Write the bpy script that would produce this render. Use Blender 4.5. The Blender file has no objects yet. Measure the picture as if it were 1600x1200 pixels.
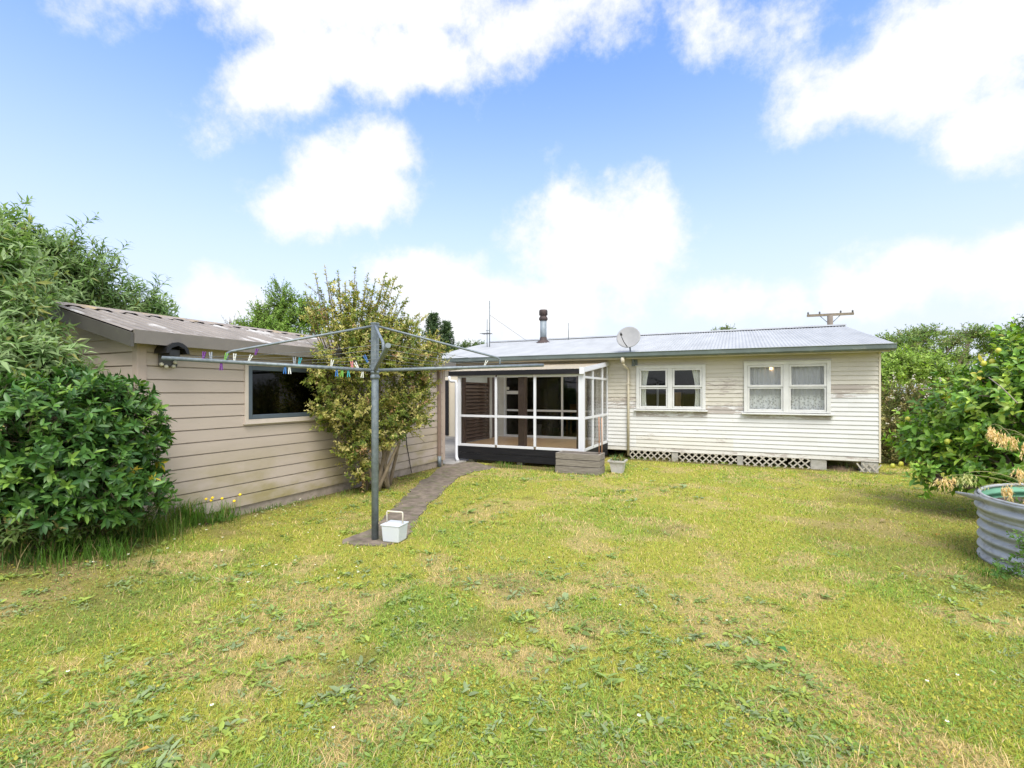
import bpy, math
import numpy as np
from mathutils import Vector, Matrix, Euler

SC = bpy.context.scene
COL = SC.collection
PI = math.pi
F, CX, HY, H = 760.0, 800.0, 613.0, 1.65          # focal length and horizon in photo pixels, eye height in metres
TH = math.radians(24.7)
SN, CS = math.sin(TH), math.cos(TH)

def at(px, py, d):                                   # photo pixel at depth d (metres along the view axis) -> world point
    r = (px - CX) / F
    return np.array([d * (-SN + r * CS), d * (CS + r * SN), H + (HY - py) / F * d])
def gnd(px, py):                                     # photo pixel on the ground
    return at(px, py, H * F / (py - HY))[:2]
def sm(a, b, x):
    t = np.clip((x - a) / (b - a), 0, 1)
    return t * t * (3 - 2 * t)
def hgt(x, y):                                       # ground height
    return 0.27 * np.exp(-(((x + 6.6) / 1.5) ** 2 + ((y - 2.3) / 1.35) ** 2))

# ------------------------------------------------------------------ noise in numpy
def vnoise(x, y, seed):
    xi, yi = np.floor(x).astype(np.int64), np.floor(y).astype(np.int64)
    xf, yf = x - xi, y - yi
    def hsh(a, b):
        n = (a * 374761393 + b * 668265263 + seed * 982451653) & 0xFFFFFFFF
        n = ((n ^ (n >> 13)) * 1274126177) & 0xFFFFFFFF
        return ((n ^ (n >> 16)) & 0xFFFF) / 65535.0
    u, v = xf * xf * (3 - 2 * xf), yf * yf * (3 - 2 * yf)
    a, b, c, d = hsh(xi, yi), hsh(xi + 1, yi), hsh(xi, yi + 1), hsh(xi + 1, yi + 1)
    return (a * (1 - u) + b * u) * (1 - v) + (c * (1 - u) + d * u) * v
def fbm(x, y, seed, oct=4):
    s, amp, tot = 0, 1.0, 0
    for k in range(oct):
        s = s + amp * vnoise(x * 2 ** k + 17.3 * k, y * 2 ** k - 9.1 * k, seed + k)
        tot += amp; amp *= 0.55
    return s / tot

# ------------------------------------------------------------------ materials
MATS = {}
def newmat(name):
    m = bpy.data.materials.new(name); m.use_nodes = True
    nt = m.node_tree; nt.nodes.clear()
    out = nt.nodes.new('ShaderNodeOutputMaterial')
    p = nt.nodes.new('ShaderNodeBsdfPrincipled')
    nt.links.new(p.outputs[0], out.inputs[0])
    MATS[name] = m
    return m, nt, p, out
def rgba(c): return (c[0], c[1], c[2], 1)
def noise_fac(nt, scale, detail=5, stretch=(1, 1, 1), rough=0.6, lo=0.35, hi=0.65, off=0):
    tc = nt.nodes.new('ShaderNodeTexCoord'); mp = nt.nodes.new('ShaderNodeMapping')
    mp.inputs['Scale'].default_value = stretch; mp.inputs['Location'].default_value = (off, off * .7, off * .3)
    nt.links.new(tc.outputs['Object'], mp.inputs[0])
    n = nt.nodes.new('ShaderNodeTexNoise'); n.inputs['Scale'].default_value = scale
    n.inputs['Detail'].default_value = detail; n.inputs['Roughness'].default_value = rough
    nt.links.new(mp.outputs[0], n.inputs['Vector'])
    r = nt.nodes.new('ShaderNodeMapRange'); r.inputs['From Min'].default_value = lo; r.inputs['From Max'].default_value = hi
    nt.links.new(n.outputs['Fac'], r.inputs['Value'])
    return r.outputs[0], n.outputs['Fac']
def mix(nt, fac, a, b, mode='MIX'):
    m = nt.nodes.new('ShaderNodeMix'); m.data_type = 'RGBA'; m.blend_type = mode
    if isinstance(fac, (int, float)): m.inputs[0].default_value = fac
    else: nt.links.new(fac, m.inputs[0])
    for v, i in ((a, 6), (b, 7)):
        if isinstance(v, tuple): m.inputs[i].default_value = rgba(v)
        else: nt.links.new(v, m.inputs[i])
    return m.outputs[2]
def mth(nt, op, a, b=None):
    m = nt.nodes.new('ShaderNodeMath'); m.operation = op
    for v, i in ((a, 0), (b, 1)):
        if v is None: continue
        if isinstance(v, (int, float)): m.inputs[i].default_value = v
        else: nt.links.new(v, m.inputs[i])
    return m.outputs[0]
def bump(nt, p, h, strength=0.3, dist=0.01):
    b = nt.nodes.new('ShaderNodeBump'); b.inputs['Strength'].default_value = strength; b.inputs['Distance'].default_value = dist
    nt.links.new(h, b.inputs['Height']); nt.links.new(b.outputs[0], p.inputs['Normal'])
def surf(name, c1, c2=None, scale=6, rough=0.6, stretch=(1, 1, 1), metal=0.0, bmp=0.15, dirt=None, dscale=2.0, dlo=.55, dhi=.75, spec=0.5, damt=0.8):
    m, nt, p, _ = newmat(name)
    c2 = c2 or tuple(v * 0.8 for v in c1)
    f, raw = noise_fac(nt, scale, stretch=stretch)
    col = mix(nt, f, c1, c2)
    if dirt:
        fd, _r = noise_fac(nt, dscale, detail=8, stretch=stretch, rough=.7, lo=dlo, hi=dhi, off=4.7)
        col = mix(nt, mth(nt, 'MULTIPLY', fd, damt), col, dirt)
    nt.links.new(col, p.inputs['Base Color'])
    p.inputs['Roughness'].default_value = rough; p.inputs['Metallic'].default_value = metal
    p.inputs['Specular IOR Level'].default_value = spec
    if bmp: bump(nt, p, raw, bmp, 0.01)
    return m
def leafmat(name, rough=0.45, trans=0.3, spec=0.4):
    m, nt, p, out = newmat(name)
    a = nt.nodes.new('ShaderNodeAttribute'); a.attribute_name = 'Col'
    nt.links.new(a.outputs['Color'], p.inputs['Base Color'])
    p.inputs['Roughness'].default_value = rough; p.inputs['Specular IOR Level'].default_value = spec
    t = nt.nodes.new('ShaderNodeBsdfTranslucent')
    tcol = mix(nt, 1.0, a.outputs['Color'], (1.5, 1.7, .7), 'MULTIPLY')
    nt.links.new(tcol, t.inputs[0])
    ms = nt.nodes.new('ShaderNodeMixShader'); ms.inputs[0].default_value = trans
    nt.links.new(p.outputs[0], ms.inputs[1]); nt.links.new(t.outputs[0], ms.inputs[2]); nt.links.new(ms.outputs[0], out.inputs[0])
    return m
def glassmat(name, tint=(1, 1, 1), refl=1.0):
    m, nt, p, out = newmat(name)
    nt.nodes.remove(p)
    tr = nt.nodes.new('ShaderNodeBsdfTransparent'); tr.inputs[0].default_value = rgba(tint)
    gl = nt.nodes.new('ShaderNodeBsdfGlossy'); gl.inputs['Roughness'].default_value = 0.02
    fr = nt.nodes.new('ShaderNodeFresnel'); fr.inputs[0].default_value = 1.45
    ms = nt.nodes.new('ShaderNodeMixShader')
    nt.links.new(mth(nt, 'MULTIPLY', fr.outputs[0], refl), ms.inputs[0])
    nt.links.new(tr.outputs[0], ms.inputs[1]); nt.links.new(gl.outputs[0], ms.inputs[2]); nt.links.new(ms.outputs[0], out.inputs[0])
    return m

# ------------------------------------------------------------------ mesh building
BASE = {}
def tag(o, label=None, cat=None, group=None, kind=None):
    if label: o['label'] = label
    if cat: o['category'] = cat
    if group: o['group'] = group
    if kind: o['kind'] = kind
    return o
def thing(name, label, cat, loc, group=None):
    o = bpy.data.objects.new(name, None); COL.objects.link(o)
    o.location = loc; o.empty_display_size = .2
    BASE[o.name] = np.array(loc, float)
    return tag(o, label, cat, group)
def link(name, me, mat, parent=None, loc=None):
    o = bpy.data.objects.new(name, me); COL.objects.link(o)
    if mat:
        for m in (mat if isinstance(mat, (list, tuple)) else [mat]): me.materials.append(m)
    if parent is not None:
        o.parent = parent; BASE[o.name] = BASE[parent.name]
    else:
        if loc is not None: o.location = loc
        BASE[o.name] = np.array(loc if loc is not None else (0, 0, 0), float)
    return o
def np_mesh(name, V, Fc, col=None, attrs=None, smooth=False):
    me = bpy.data.meshes.new(name)
    V = np.ascontiguousarray(V, np.float32); Fc = np.ascontiguousarray(Fc, np.int32)
    m, k = Fc.shape
    me.vertices.add(len(V)); me.vertices.foreach_set('co', V.ravel())
    me.loops.add(m * k); me.loops.foreach_set('vertex_index', Fc.ravel())
    me.polygons.add(m); me.polygons.foreach_set('loop_start', np.arange(0, m * k, k, dtype=np.int32))
    if smooth: me.polygons.foreach_set('use_smooth', np.ones(m, bool))
    me.update(calc_edges=True)
    if col is not None:
        c = np.ones((len(V), 4), np.float32); c[:, :3] = col
        me.color_attributes.new('Col', 'FLOAT_COLOR', 'POINT').data.foreach_set('color', c.ravel())
    for kx, v in (attrs or {}).items():
        me.attributes.new(kx, 'FLOAT', 'POINT').data.foreach_set('value', np.ascontiguousarray(v, np.float32))
    me.validate()
    return me

class MB:
    def __init__(s): s.v, s.f, s.sm, s.c, s.cur = [], [], [], [], None
    def add(s, vs, fs, smooth=False):
        n = len(s.v)
        s.v += [tuple(map(float, q)) for q in vs]; s.c += [s.cur] * len(vs)
        for f in fs: s.f.append([n + i for i in f]); s.sm.append(smooth)
        return s
    def box(s, x0, x1, y0, y1, z0, z1):
        v = [(x, y, z) for z in (z0, z1) for y in (y0, y1) for x in (x0, x1)]
        return s.add(v, [(0, 2, 3, 1), (4, 5, 7, 6), (0, 1, 5, 4), (2, 6, 7, 3), (0, 4, 6, 2), (1, 3, 7, 5)])
    def beam(s, a, b, w, h, up=(0, 0, 1)):          # rectangular bar from a to b
        a, b = np.array(a, float), np.array(b, float); d = (b - a) / np.linalg.norm(b - a)
        up = np.array(up, float); sd = np.cross(d, up); sd /= np.linalg.norm(sd); u = np.cross(sd, d)
        v = [p + sd * i * w / 2 + u * j * h / 2 for p in (a, b) for j in (-1, 1) for i in (-1, 1)]
        return s.add(v, [(0, 1, 3, 2), (4, 6, 7, 5), (0, 4, 5, 1), (2, 3, 7, 6), (0, 2, 6, 4), (1, 5, 7, 3)])
    def tube(s, pts, r, n=8, cap=True):
        pts = [np.array(p, float) for p in pts]; rr = r if isinstance(r, (list, tuple, np.ndarray)) else [r] * len(pts)
        vs = []; prev = None
        for i, p in enumerate(pts):
            d = pts[min(i + 1, len(pts) - 1)] - pts[max(i - 1, 0)]; d = d / (np.linalg.norm(d) + 1e-9)
            if prev is None:
                a = np.array((0, 0, 1.)) if abs(d[2]) < .9 else np.array((1., 0, 0)); u = np.cross(d, a)
            else: u = prev - d * np.dot(prev, d)
            u /= np.linalg.norm(u) + 1e-9; prev = u; w = np.cross(d, u)
            for k in range(n):
                t = 2 * PI * k / n; vs.append(p + (u * math.cos(t) + w * math.sin(t)) * rr[i])
        fs = [(i * n + k, i * n + (k + 1) % n, (i + 1) * n + (k + 1) % n, (i + 1) * n + k) for i in range(len(pts) - 1) for k in range(n)]
        s.add(vs, fs, True)
        if cap:
            o = len(s.v) - len(vs)
            s.f.append([o + k for k in range(n)][::-1]); s.f.append([o + (len(pts) - 1) * n + k for k in range(n)]); s.sm += [False, False]
        return s
    def lathe(s, prof, c, n=20, axis=None, cap=True):  # prof: list of (radius, height)
        M = Matrix.Identity(3) if axis is None else Vector((0, 0, 1)).rotation_difference(Vector(axis)).to_matrix()
        vs = []
        for r, z in prof:
            for k in range(n):
                q = M @ Vector((r * math.cos(2 * PI * k / n), r * math.sin(2 * PI * k / n), z)); vs.append((q[0] + c[0], q[1] + c[1], q[2] + c[2]))
        m = len(prof)
        fs = [(i * n + k, i * n + (k + 1) % n, (i + 1) * n + (k + 1) % n, (i + 1) * n + k) for i in range(m - 1) for k in range(n)]
        s.add(vs, fs, True)
        if cap:
            o = len(s.v) - len(vs)
            s.f.append([o + k for k in range(n)][::-1]); s.f.append([o + (m - 1) * n + k for k in range(n)]); s.sm += [False, False]
        return s
    def ball(s, c, r, n=10, sq=(1, 1, 1)):
        vs = [(c[0], c[1], c[2] - r * sq[2])]
        m = n // 2 + 1
        for i in range(1, m):
            a = -PI / 2 + PI * i / m
            vs += [(c[0] + r * sq[0] * math.cos(a) * math.cos(2 * PI * k / n), c[1] + r * sq[1] * math.cos(a) * math.sin(2 * PI * k / n), c[2] + r * sq[2] * math.sin(a)) for k in range(n)]
        vs.append((c[0], c[1], c[2] + r * sq[2])); L = len(vs) - 1
        fs = [(0, 1 + (k + 1) % n, 1 + k) for k in range(n)]
        fs += [(1 + i * n + k, 1 + i * n + (k + 1) % n, 1 + (i + 1) * n + (k + 1) % n, 1 + (i + 1) * n + k) for i in range(m - 2) for k in range(n)]
        fs += [(1 + (m - 2) * n + k, 1 + (m - 2) * n + (k + 1) % n, L) for k in range(n)]
        return s.add(vs, fs, True)
    def prism(s, poly, axis, a, b):                   # poly in the plane normal to axis ('x','y','z'), pulled from a to b
        def P(p, t):
            return (t, p[0], p[1]) if axis == 'x' else (p[0], t, p[1]) if axis == 'y' else (p[0], p[1], t)
        n = len(poly); vs = [P(p, a) for p in poly] + [P(p, b) for p in poly]
        return s.add(vs, [list(range(n))[::-1], list(range(n, 2 * n))] + [(i, (i + 1) % n, n + (i + 1) % n, n + i) for i in range(n)])
    def build(s, name, mat, parent=None, loc=None, bevel=0, fix=True):
        me = bpy.data.meshes.new(name)
        b = BASE[parent.name] if parent is not None else np.array(loc if loc is not None else (0, 0, 0), float)
        me.from_pydata([(q[0] - b[0], q[1] - b[1], q[2] - b[2]) for q in s.v], [], s.f)
        me.polygons.foreach_set('use_smooth', s.sm)
        if any(c is not None for c in s.c):
            arr = np.ones((len(s.v), 4), np.float32)
            for i, c in enumerate(s.c):
                if c is not None: arr[i, :len(c)] = c
            me.color_attributes.new('Col', 'FLOAT_COLOR', 'POINT').data.foreach_set('color', arr.ravel())
        me.update()
        if fix:
            import bmesh
            bm = bmesh.new(); bm.from_mesh(me); bmesh.ops.recalc_face_normals(bm, faces=bm.faces); bm.to_mesh(me); bm.free()
        o = link(name, me, mat, parent, loc)
        if bevel:
            md = o.modifiers.new('bevel', 'BEVEL'); md.width = bevel; md.segments = 2; md.limit_method = 'ANGLE'
        return o

def copy_tree(o, parent=None):
    c = o.copy(); COL.objects.link(c)
    if parent is not None: c.parent = parent
    for ch in list(o.children): copy_tree(ch, c)
    return c

# ------------------------------------------------------------------ camera, light, sky
cam = bpy.data.cameras.new('camera'); co = bpy.data.objects.new('camera', cam); COL.objects.link(co)
cam.sensor_width = 36; cam.lens = F / 1600 * 36; cam.shift_y = (HY - 600) / 1600; cam.clip_end = 3000; cam.clip_start = .05
co.location = (0, 0, H); co.rotation_euler = (PI / 2, 0, TH)
SC.camera = co
SC.view_settings.view_transform = 'Standard'; SC.view_settings.look = 'None'
SC.view_settings.exposure = 1.42; SC.view_settings.gamma = 1
SC.render.engine = 'CYCLES'
SC.cycles.use_denoising = True
SC.cycles.max_bounces = 8; SC.cycles.transparent_max_bounces = 16
SC.render.film_transparent = False

SUN_EL, SUN_AZ = math.radians(56), math.radians(146)   # azimuth clockwise from +Y: behind the camera, to its right
sd = Vector((math.sin(SUN_AZ) * math.cos(SUN_EL), math.cos(SUN_AZ) * math.cos(SUN_EL), math.sin(SUN_EL)))
sl = bpy.data.lights.new('sun', 'SUN'); sl.energy = 1.5; sl.angle = math.radians(30); sl.color = (1, .975, .93)
so = bpy.data.objects.new('sun', sl); COL.objects.link(so); so.rotation_euler = sd.to_track_quat('Z', 'Y').to_euler(); so.location = (0, 0, 30)

def make_world():
    w = bpy.data.worlds.new('World'); SC.world = w; w.use_nodes = True
    nt = w.node_tree; nt.nodes.clear()
    out = nt.nodes.new('ShaderNodeOutputWorld'); bg = nt.nodes.new('ShaderNodeBackground')
    nt.links.new(bg.outputs[0], out.inputs[0])
    sky = nt.nodes.new('ShaderNodeTexSky'); sky.sky_type = 'NISHITA'; sky.sun_disc = False
    sky.sun_elevation = SUN_EL; sky.sun_rotation = SUN_AZ; sky.air_density = 1.0; sky.dust_density = .6; sky.ozone_density = 2.5
    bg.inputs[1].default_value = 0.08
    tc = nt.nodes.new('ShaderNodeTexCoord'); D = tc.outputs['Generated']
    sep = nt.nodes.new('ShaderNodeSeparateXYZ'); nt.links.new(D, sep.inputs[0])
    hs = nt.nodes.new('ShaderNodeHueSaturation'); hs.inputs['Saturation'].default_value = 1.16; hs.inputs['Value'].default_value = 1.75
    nt.links.new(sky.outputs[0], hs.inputs['Color'])
    tint = mix(nt, 1.0, hs.outputs[0], (1.02, .92, 1.0), 'MULTIPLY')
    # clear air above, pale vapour towards the horizon
    mr = nt.nodes.new('ShaderNodeMapRange'); mr.interpolation_type = 'SMOOTHSTEP'
    mr.inputs['From Min'].default_value = .68; mr.inputs['From Max'].default_value = .0
    nt.links.new(sep.outputs[2], mr.inputs['Value'])
    WHITE = (3.95, 4.2, 4.75)
    base = mix(nt, mth(nt, 'MULTIPLY', mth(nt, 'POWER', mr.outputs[0], 1.15), .97), tint, WHITE)
    # cumulus: soft lumps in fixed compass directions, edges broken by noise
    n1 = nt.nodes.new('ShaderNodeTexNoise'); n1.inputs['Scale'].default_value = 5.5; n1.inputs['Detail'].default_value = 9; n1.inputs['Roughness'].default_value = .56
    nt.links.new(D, n1.inputs['Vector'])
    n2 = nt.nodes.new('ShaderNodeTexNoise'); n2.inputs['Scale'].default_value = 12; n2.inputs['Detail'].default_value = 9; n2.inputs['Roughness'].default_value = .66
    nt.links.new(D, n2.inputs['Vector'])
    def dr(px, py):
        v = at(px, py, 1.0) - np.array([0, 0, H]); return Vector(v).normalized()
    field = None
    blobs = [(550, -12, 500, 95, 2), (450, 115, 190, 70, -22, .7), (640, 95, 190, 75, 5, .7), (830, 40, 210, 80, -20), (560, 290, 135, 78, -8), (600, 245, 75, 60, 0), (480, 320, 95, 50, 0),
             (930, 400, 165, 120, 0), (900, 330, 90, 60, 0), (1010, 360, 80, 80, 0), (660, 430, 120, 45, 0), (800, 480, 260, 75, 0), (1420, 110, 230, 85, -18), (1520, 60, 220, 110, -12), (1575, 195, 120, 75, 0, .6), (1330, 160, 160, 60, -15, .7),
             (1150, 18, 95, 36, 8, .12), (1480, 430, 230, 75, 0), (1580, 410, 120, 60, 0), (1350, 460, 90, 45, 0), (340, 470, 110, 50, 0), (1150, 470, 120, 50, 0),
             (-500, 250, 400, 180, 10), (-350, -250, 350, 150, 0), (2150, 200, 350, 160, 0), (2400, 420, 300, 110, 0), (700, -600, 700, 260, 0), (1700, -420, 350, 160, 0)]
    for (px, py, rx, ry, rot, *hh) in blobs:
        c = dr(px, py); a, b = dr(px - rx, py), dr(px + rx, py); u, v = dr(px, py - ry), dr(px, py + ry)
        sx, sz = (b - a).length / 2, (u - v).length / 2
        ex = (b - a).normalized(); ex = (ex - c * ex.dot(c)).normalized(); ez = ex.cross(c).normalized()
        M = Matrix((ex, c, ez)).transposed() @ Matrix.Rotation(math.radians(rot), 3, 'Y')
        mp = nt.nodes.new('ShaderNodeMapping'); mp.vector_type = 'TEXTURE'
        mp.inputs['Location'].default_value = c; mp.inputs['Rotation'].default_value = M.to_euler(); mp.inputs['Scale'].default_value = (sx, (sx + sz) / 2, sz)
        nt.links.new(D, mp.inputs[0])
        ln = nt.nodes.new('ShaderNodeVectorMath'); ln.operation = 'LENGTH'; nt.links.new(mp.outputs[0], ln.inputs[0])
        f = mth(nt, 'MULTIPLY', mth(nt, 'SUBTRACT', 1.0, ln.outputs['Value']), hh[0] if hh else .8)
        if field is None: field = f
        else:
            m = nt.nodes.new('ShaderNodeMath'); m.operation = 'SMOOTH_MAX'; m.inputs[2].default_value = .22
            nt.links.new(field, m.inputs[0]); nt.links.new(f, m.inputs[1]); field = m.outputs[0]
    field = mth(nt, 'MAXIMUM', field, -1.2)
    field = mth(nt, 'ADD', field, mth(nt, 'MULTIPLY', mth(nt, 'SUBTRACT', n1.outputs['Fac'], .5), 1.5))
    field = mth(nt, 'ADD', field, mth(nt, 'MULTIPLY', mth(nt, 'SUBTRACT', n2.outputs['Fac'], .5), 1.35))
    mk = nt.nodes.new('ShaderNodeMapRange'); mk.interpolation_type = 'SMOOTHSTEP'
    mk.inputs['From Min'].default_value = -.14; mk.inputs['From Max'].default_value = .52
    nt.links.new(field, mk.inputs['Value'])
    cl = mix(nt, n1.outputs['Fac'], (4.5, 4.6, 4.8), (5.5, 5.5, 5.5))
    fin = mix(nt, mk.outputs[0], base, cl)
    # wide glow added to the sky round the sun, out of view, softening the shading
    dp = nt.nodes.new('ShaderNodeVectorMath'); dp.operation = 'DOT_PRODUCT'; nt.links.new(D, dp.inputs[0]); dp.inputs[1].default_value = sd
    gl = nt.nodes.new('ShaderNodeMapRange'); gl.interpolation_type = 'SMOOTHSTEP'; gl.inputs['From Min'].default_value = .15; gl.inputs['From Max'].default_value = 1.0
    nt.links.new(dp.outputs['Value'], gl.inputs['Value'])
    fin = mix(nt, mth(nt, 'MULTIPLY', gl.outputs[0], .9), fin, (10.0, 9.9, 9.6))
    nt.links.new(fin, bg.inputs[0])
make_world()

# ------------------------------------------------------------------ palette
rng = np.random.default_rng(7)
GALV = surf('galvanised_roof', (.36, .37, .38), (.30, .31, .32), 3, .62, (1, .25, 1), .0, .05, (.33, .32, .30), 5, .62, .85, damt=.5, spec=.25)
ROOFB = surf('weathered_brown_roof', (.25, .22, .195), (.185, .165, .148), 3.5, .65, (.25, 1, 1), .05, .05, (.55, .54, .53), 2.6, .54, .62, damt=.75, spec=.3)
RIDGEB = surf('lichened_ridge', (.27, .23, .20), (.20, .17, .15), 3, .6, dirt=(.42, .30, .12), dscale=4, dlo=.5, dhi=.65)
FASCG = surf('grey_fascia_paint', (.085, .08, .07), (.068, .063, .056), 3, .5, dirt=(.22, .24, .12), dscale=6, dlo=.62, dhi=.8)
FASCL = surf('pale_grey_fascia_paint', (.185, .165, .145), (.15, .135, .12), 3, .5, dirt=(.13, .13, .10), dscale=6, dlo=.58, dhi=.8)
GUTT = surf('slate_green_gutter', (.13, .165, .155), (.10, .125, .12), 2, .4, dirt=(.3, .3, .27), dscale=7, dlo=.58, dhi=.8)
CREAM = surf('cream_paint', (.62, .56, .44), (.52, .47, .37), 4, .55, dirt=(.36, .31, .24), dscale=5, dlo=.6, dhi=.8)
CREAMW = surf('pale_cream_wall', (.62, .55, .42), (.57, .50, .38), 2, .6)
WHITE = surf('white_window_paint', (.64, .64, .625), (.57, .57, .555), 5, .45, dirt=(.5, .47, .42), dscale=14, dlo=.6, dhi=.78)
ALU = surf('white_aluminium', (.66, .67, .70), (.62, .63, .66), 2, .35, bmp=0)
BLACKP = surf('black_stained_board', (.010, .010, .012), (.016, .016, .018), 8, .75, (.3, 1, 4), dirt=(.04, .034, .03), dscale=6, spec=.2)
BROWN = surf('dark_brown_stain', (.07, .042, .034), (.09, .058, .046), 6, .5, (1, 1, 3))
TAN = surf('tan_vinyl_floor', (.58, .39, .24), (.50, .34, .205), 3, .35, (3, .4, 1), bmp=.02)
CONC = surf('mossy_concrete', (.22, .175, .135), (.10, .078, .060), 7, .9, bmp=.8, dirt=(.10, .105, .045), dscale=5, dlo=.50, dhi=.62)
CONCG = surf('grey_concrete', (.33, .31, .285), (.24, .225, .205), 4, .85, bmp=.4, dirt=(.14, .13, .09), dscale=2.5)
PLINTH = surf('plinth_concrete', (.38, .31, .25), (.26, .22, .17), 8, .8, bmp=.4, dirt=(.12, .11, .07), dscale=5)
PILE = surf('weathered_pile', (.42, .40, .35), (.30, .29, .25), 9, .8, bmp=.4, dirt=(.17, .16, .11), dscale=6)
LATH = surf('weathered_lattice', (.50, .46, .38), (.36, .33, .27), 14, .7, bmp=.1)
TIMBER = surf('grey_weathered_timber', (.27, .24, .205), (.15, .132, .11), 7, .85, (.8, 3, 14), bmp=.6, dirt=(.085, .07, .055), dscale=9, dlo=.50, dhi=.72)
STAKE = surf('copper_brown_stake', (.40, .20, .11), (.30, .15, .09), 8, .5)
POTM = surf('pale_plastic_pot', (.52, .50, .49), (.42, .41, .40), 6, .5, dirt=(.25, .22, .18), dscale=9)
STEEL = surf('galvanised_steel', (.20, .235, .255), (.13, .155, .175), 20, .5, metal=.25, bmp=.08, dirt=(.12, .11, .10), dscale=14, dlo=.6, dhi=.75)
WIRE = surf('dull_wire', (.22, .24, .25), (.16, .17, .18), 20, .5, metal=.4, bmp=0)
TANK = surf('galvanised_tank', (.44, .455, .465), (.32, .335, .345), 5, .5, (1, 1, 2), .25, .05, (.16, .12, .085), 7, .52, .72)
TANKIN = surf('green_painted_tank', (.12, .32, .20), (.10, .25, .16), 5, .5)
DISH = surf('grey_dish_paint', (.27, .27, .275), (.24, .24, .245), 6, .5, bmp=0, dirt=(.28, .28, .28), dscale=22, dlo=.6, dhi=.7)
DARKM = surf('dark_metal', (.05, .05, .055), (.035, .035, .04), 9, .45)
GRIM = surf('dark_grey_plastic', (.06, .058, .054), (.08, .078, .075), 9, .5)
BLKG = surf('black_gloss_plastic', (.008, .008, .009), (.012, .012, .013), 9, .3, bmp=0)
FLUE = surf('flue_steel', (.25, .29, .32), (.20, .235, .26), 6, .6, metal=.2, dirt=(.12, .08, .06), dscale=6)
RUST = surf('sooty_rust', (.065, .04, .036), (.035, .026, .024), 10, .7, bmp=.3)
SLATE = surf('slate_blue_aluminium', (.085, .11, .135), (.07, .09, .11), 4, .4, bmp=0)
BEIGE = surf('beige_trim', (.56, .49, .42), (.50, .435, .37), 4, .55)
TAUPE = surf('taupe_corner', (.44, .355, .295), (.40, .32, .265), 4, .6)
TAUPED = surf('brown_downpipe', (.25, .18, .14), (.21, .15, .12), 4, .5)
BARK = surf('grey_brown_bark', (.16, .125, .09), (.09, .07, .05), 14, .9, (1, 1, .3), bmp=.5)
BARKP = surf('pale_bark', (.27, .21, .14), (.17, .13, .09), 14, .9, (1, 1, .3), bmp=.5)
DEAD = surf('dead_twig', (.28, .23, .18), (.18, .15, .115), 20, .9)
POLE = surf('pole_timber', (.20, .17, .145), (.13, .11, .095), 6, .9, (1, 1, .2), bmp=.4)
ARMT = surf('grey_crossarm', (.24, .20, .16), (.16, .135, .11), 8, .9)
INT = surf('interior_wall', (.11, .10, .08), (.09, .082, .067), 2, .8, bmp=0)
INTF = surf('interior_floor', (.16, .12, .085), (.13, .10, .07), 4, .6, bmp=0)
WOODF = surf('honey_wood', (.42, .24, .09), (.34, .19, .07), 6, .45, (1, 1, .2), bmp=0)
BLUEF = surf('blue_chair_fabric', (.04, .075, .14), (.035, .06, .11), 20, .9)
DKF = surf('dark_furniture', (.03, .025, .022), (.02, .018, .016), 9, .6)
CURT = surf('ivory_curtain', (.85, .85, .79), (.76, .76, .71), 4, .9, (8, 8, .4), bmp=0)
WHP = surf('white_plastic', (.58, .61, .65), (.55, .58, .62), 3, .4, bmp=0, dirt=(.5, .5, .5), dscale=9, dlo=.62, dhi=.8)
FROST = surf('frosted_pane', (.55, .62, .68), (.50, .57, .63), 3, .3, bmp=0)
YEL = surf('lemon_skin', (.62, .55, .06), (.40, .46, .07), 6, .45, bmp=.05)
DANDY = surf('dandelion_yellow', (.80, .58, .02), (.70, .48, .02), 30, .8)
GLASS = glassmat('window_glass', (.96, .97, .965), .7)
GLASSD = glassmat('tinted_glass', (.62, .62, .61), .7)
LEAF = leafmat('soft_leaf', .6, .3, .22); LEAFG = leafmat('glossy_leaf', .42, .22, .4); GRASSM = leafmat('grass_blade', .6, .35, .2); STRAW = leafmat('straw_seed', .7, .3, .2)

# lace curtain: woven white thread with holes
def lace():
    m, nt, p, out = newmat('lace_net')
    f, raw = noise_fac(nt, 60, detail=2, lo=.3, hi=.7)
    p.inputs['Base Color'].default_value = (.88, .88, .90, 1); p.inputs['Roughness'].default_value = .9
    tr = nt.nodes.new('ShaderNodeBsdfTransparent'); ms = nt.nodes.new('ShaderNodeMixShader')
    tc = nt.nodes.new('ShaderNodeTexCoord'); sp = nt.nodes.new('ShaderNodeSeparateXYZ'); nt.links.new(tc.outputs['Object'], sp.inputs[0])
    band = nt.nodes.new('ShaderNodeMapRange'); band.inputs['From Min'].default_value = 1.62; band.inputs['From Max'].default_value = 1.50
    nt.links.new(sp.outputs[2], band.inputs['Value'])
    vo = nt.nodes.new('ShaderNodeTexVoronoi'); vo.inputs['Scale'].default_value = 22; nt.links.new(tc.outputs['Object'], vo.inputs['Vector'])
    ring = mth(nt, 'GREATER_THAN', vo.outputs['Distance'], .42)
    fac = mth(nt, 'ADD', .58, mth(nt, 'MULTIPLY', mth(nt, 'MULTIPLY', band.outputs[0], ring), .38))
    fac = mth(nt, 'ADD', fac, mth(nt, 'MULTIPLY', f, .10))
    nt.links.new(fac, ms.inputs[0]); nt.links.new(tr.outputs[0], ms.inputs[1]); nt.links.new(p.outputs[0], ms.inputs[2]); nt.links.new(ms.outputs[0], out.inputs[0])
    return m
LACE = lace()

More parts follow.
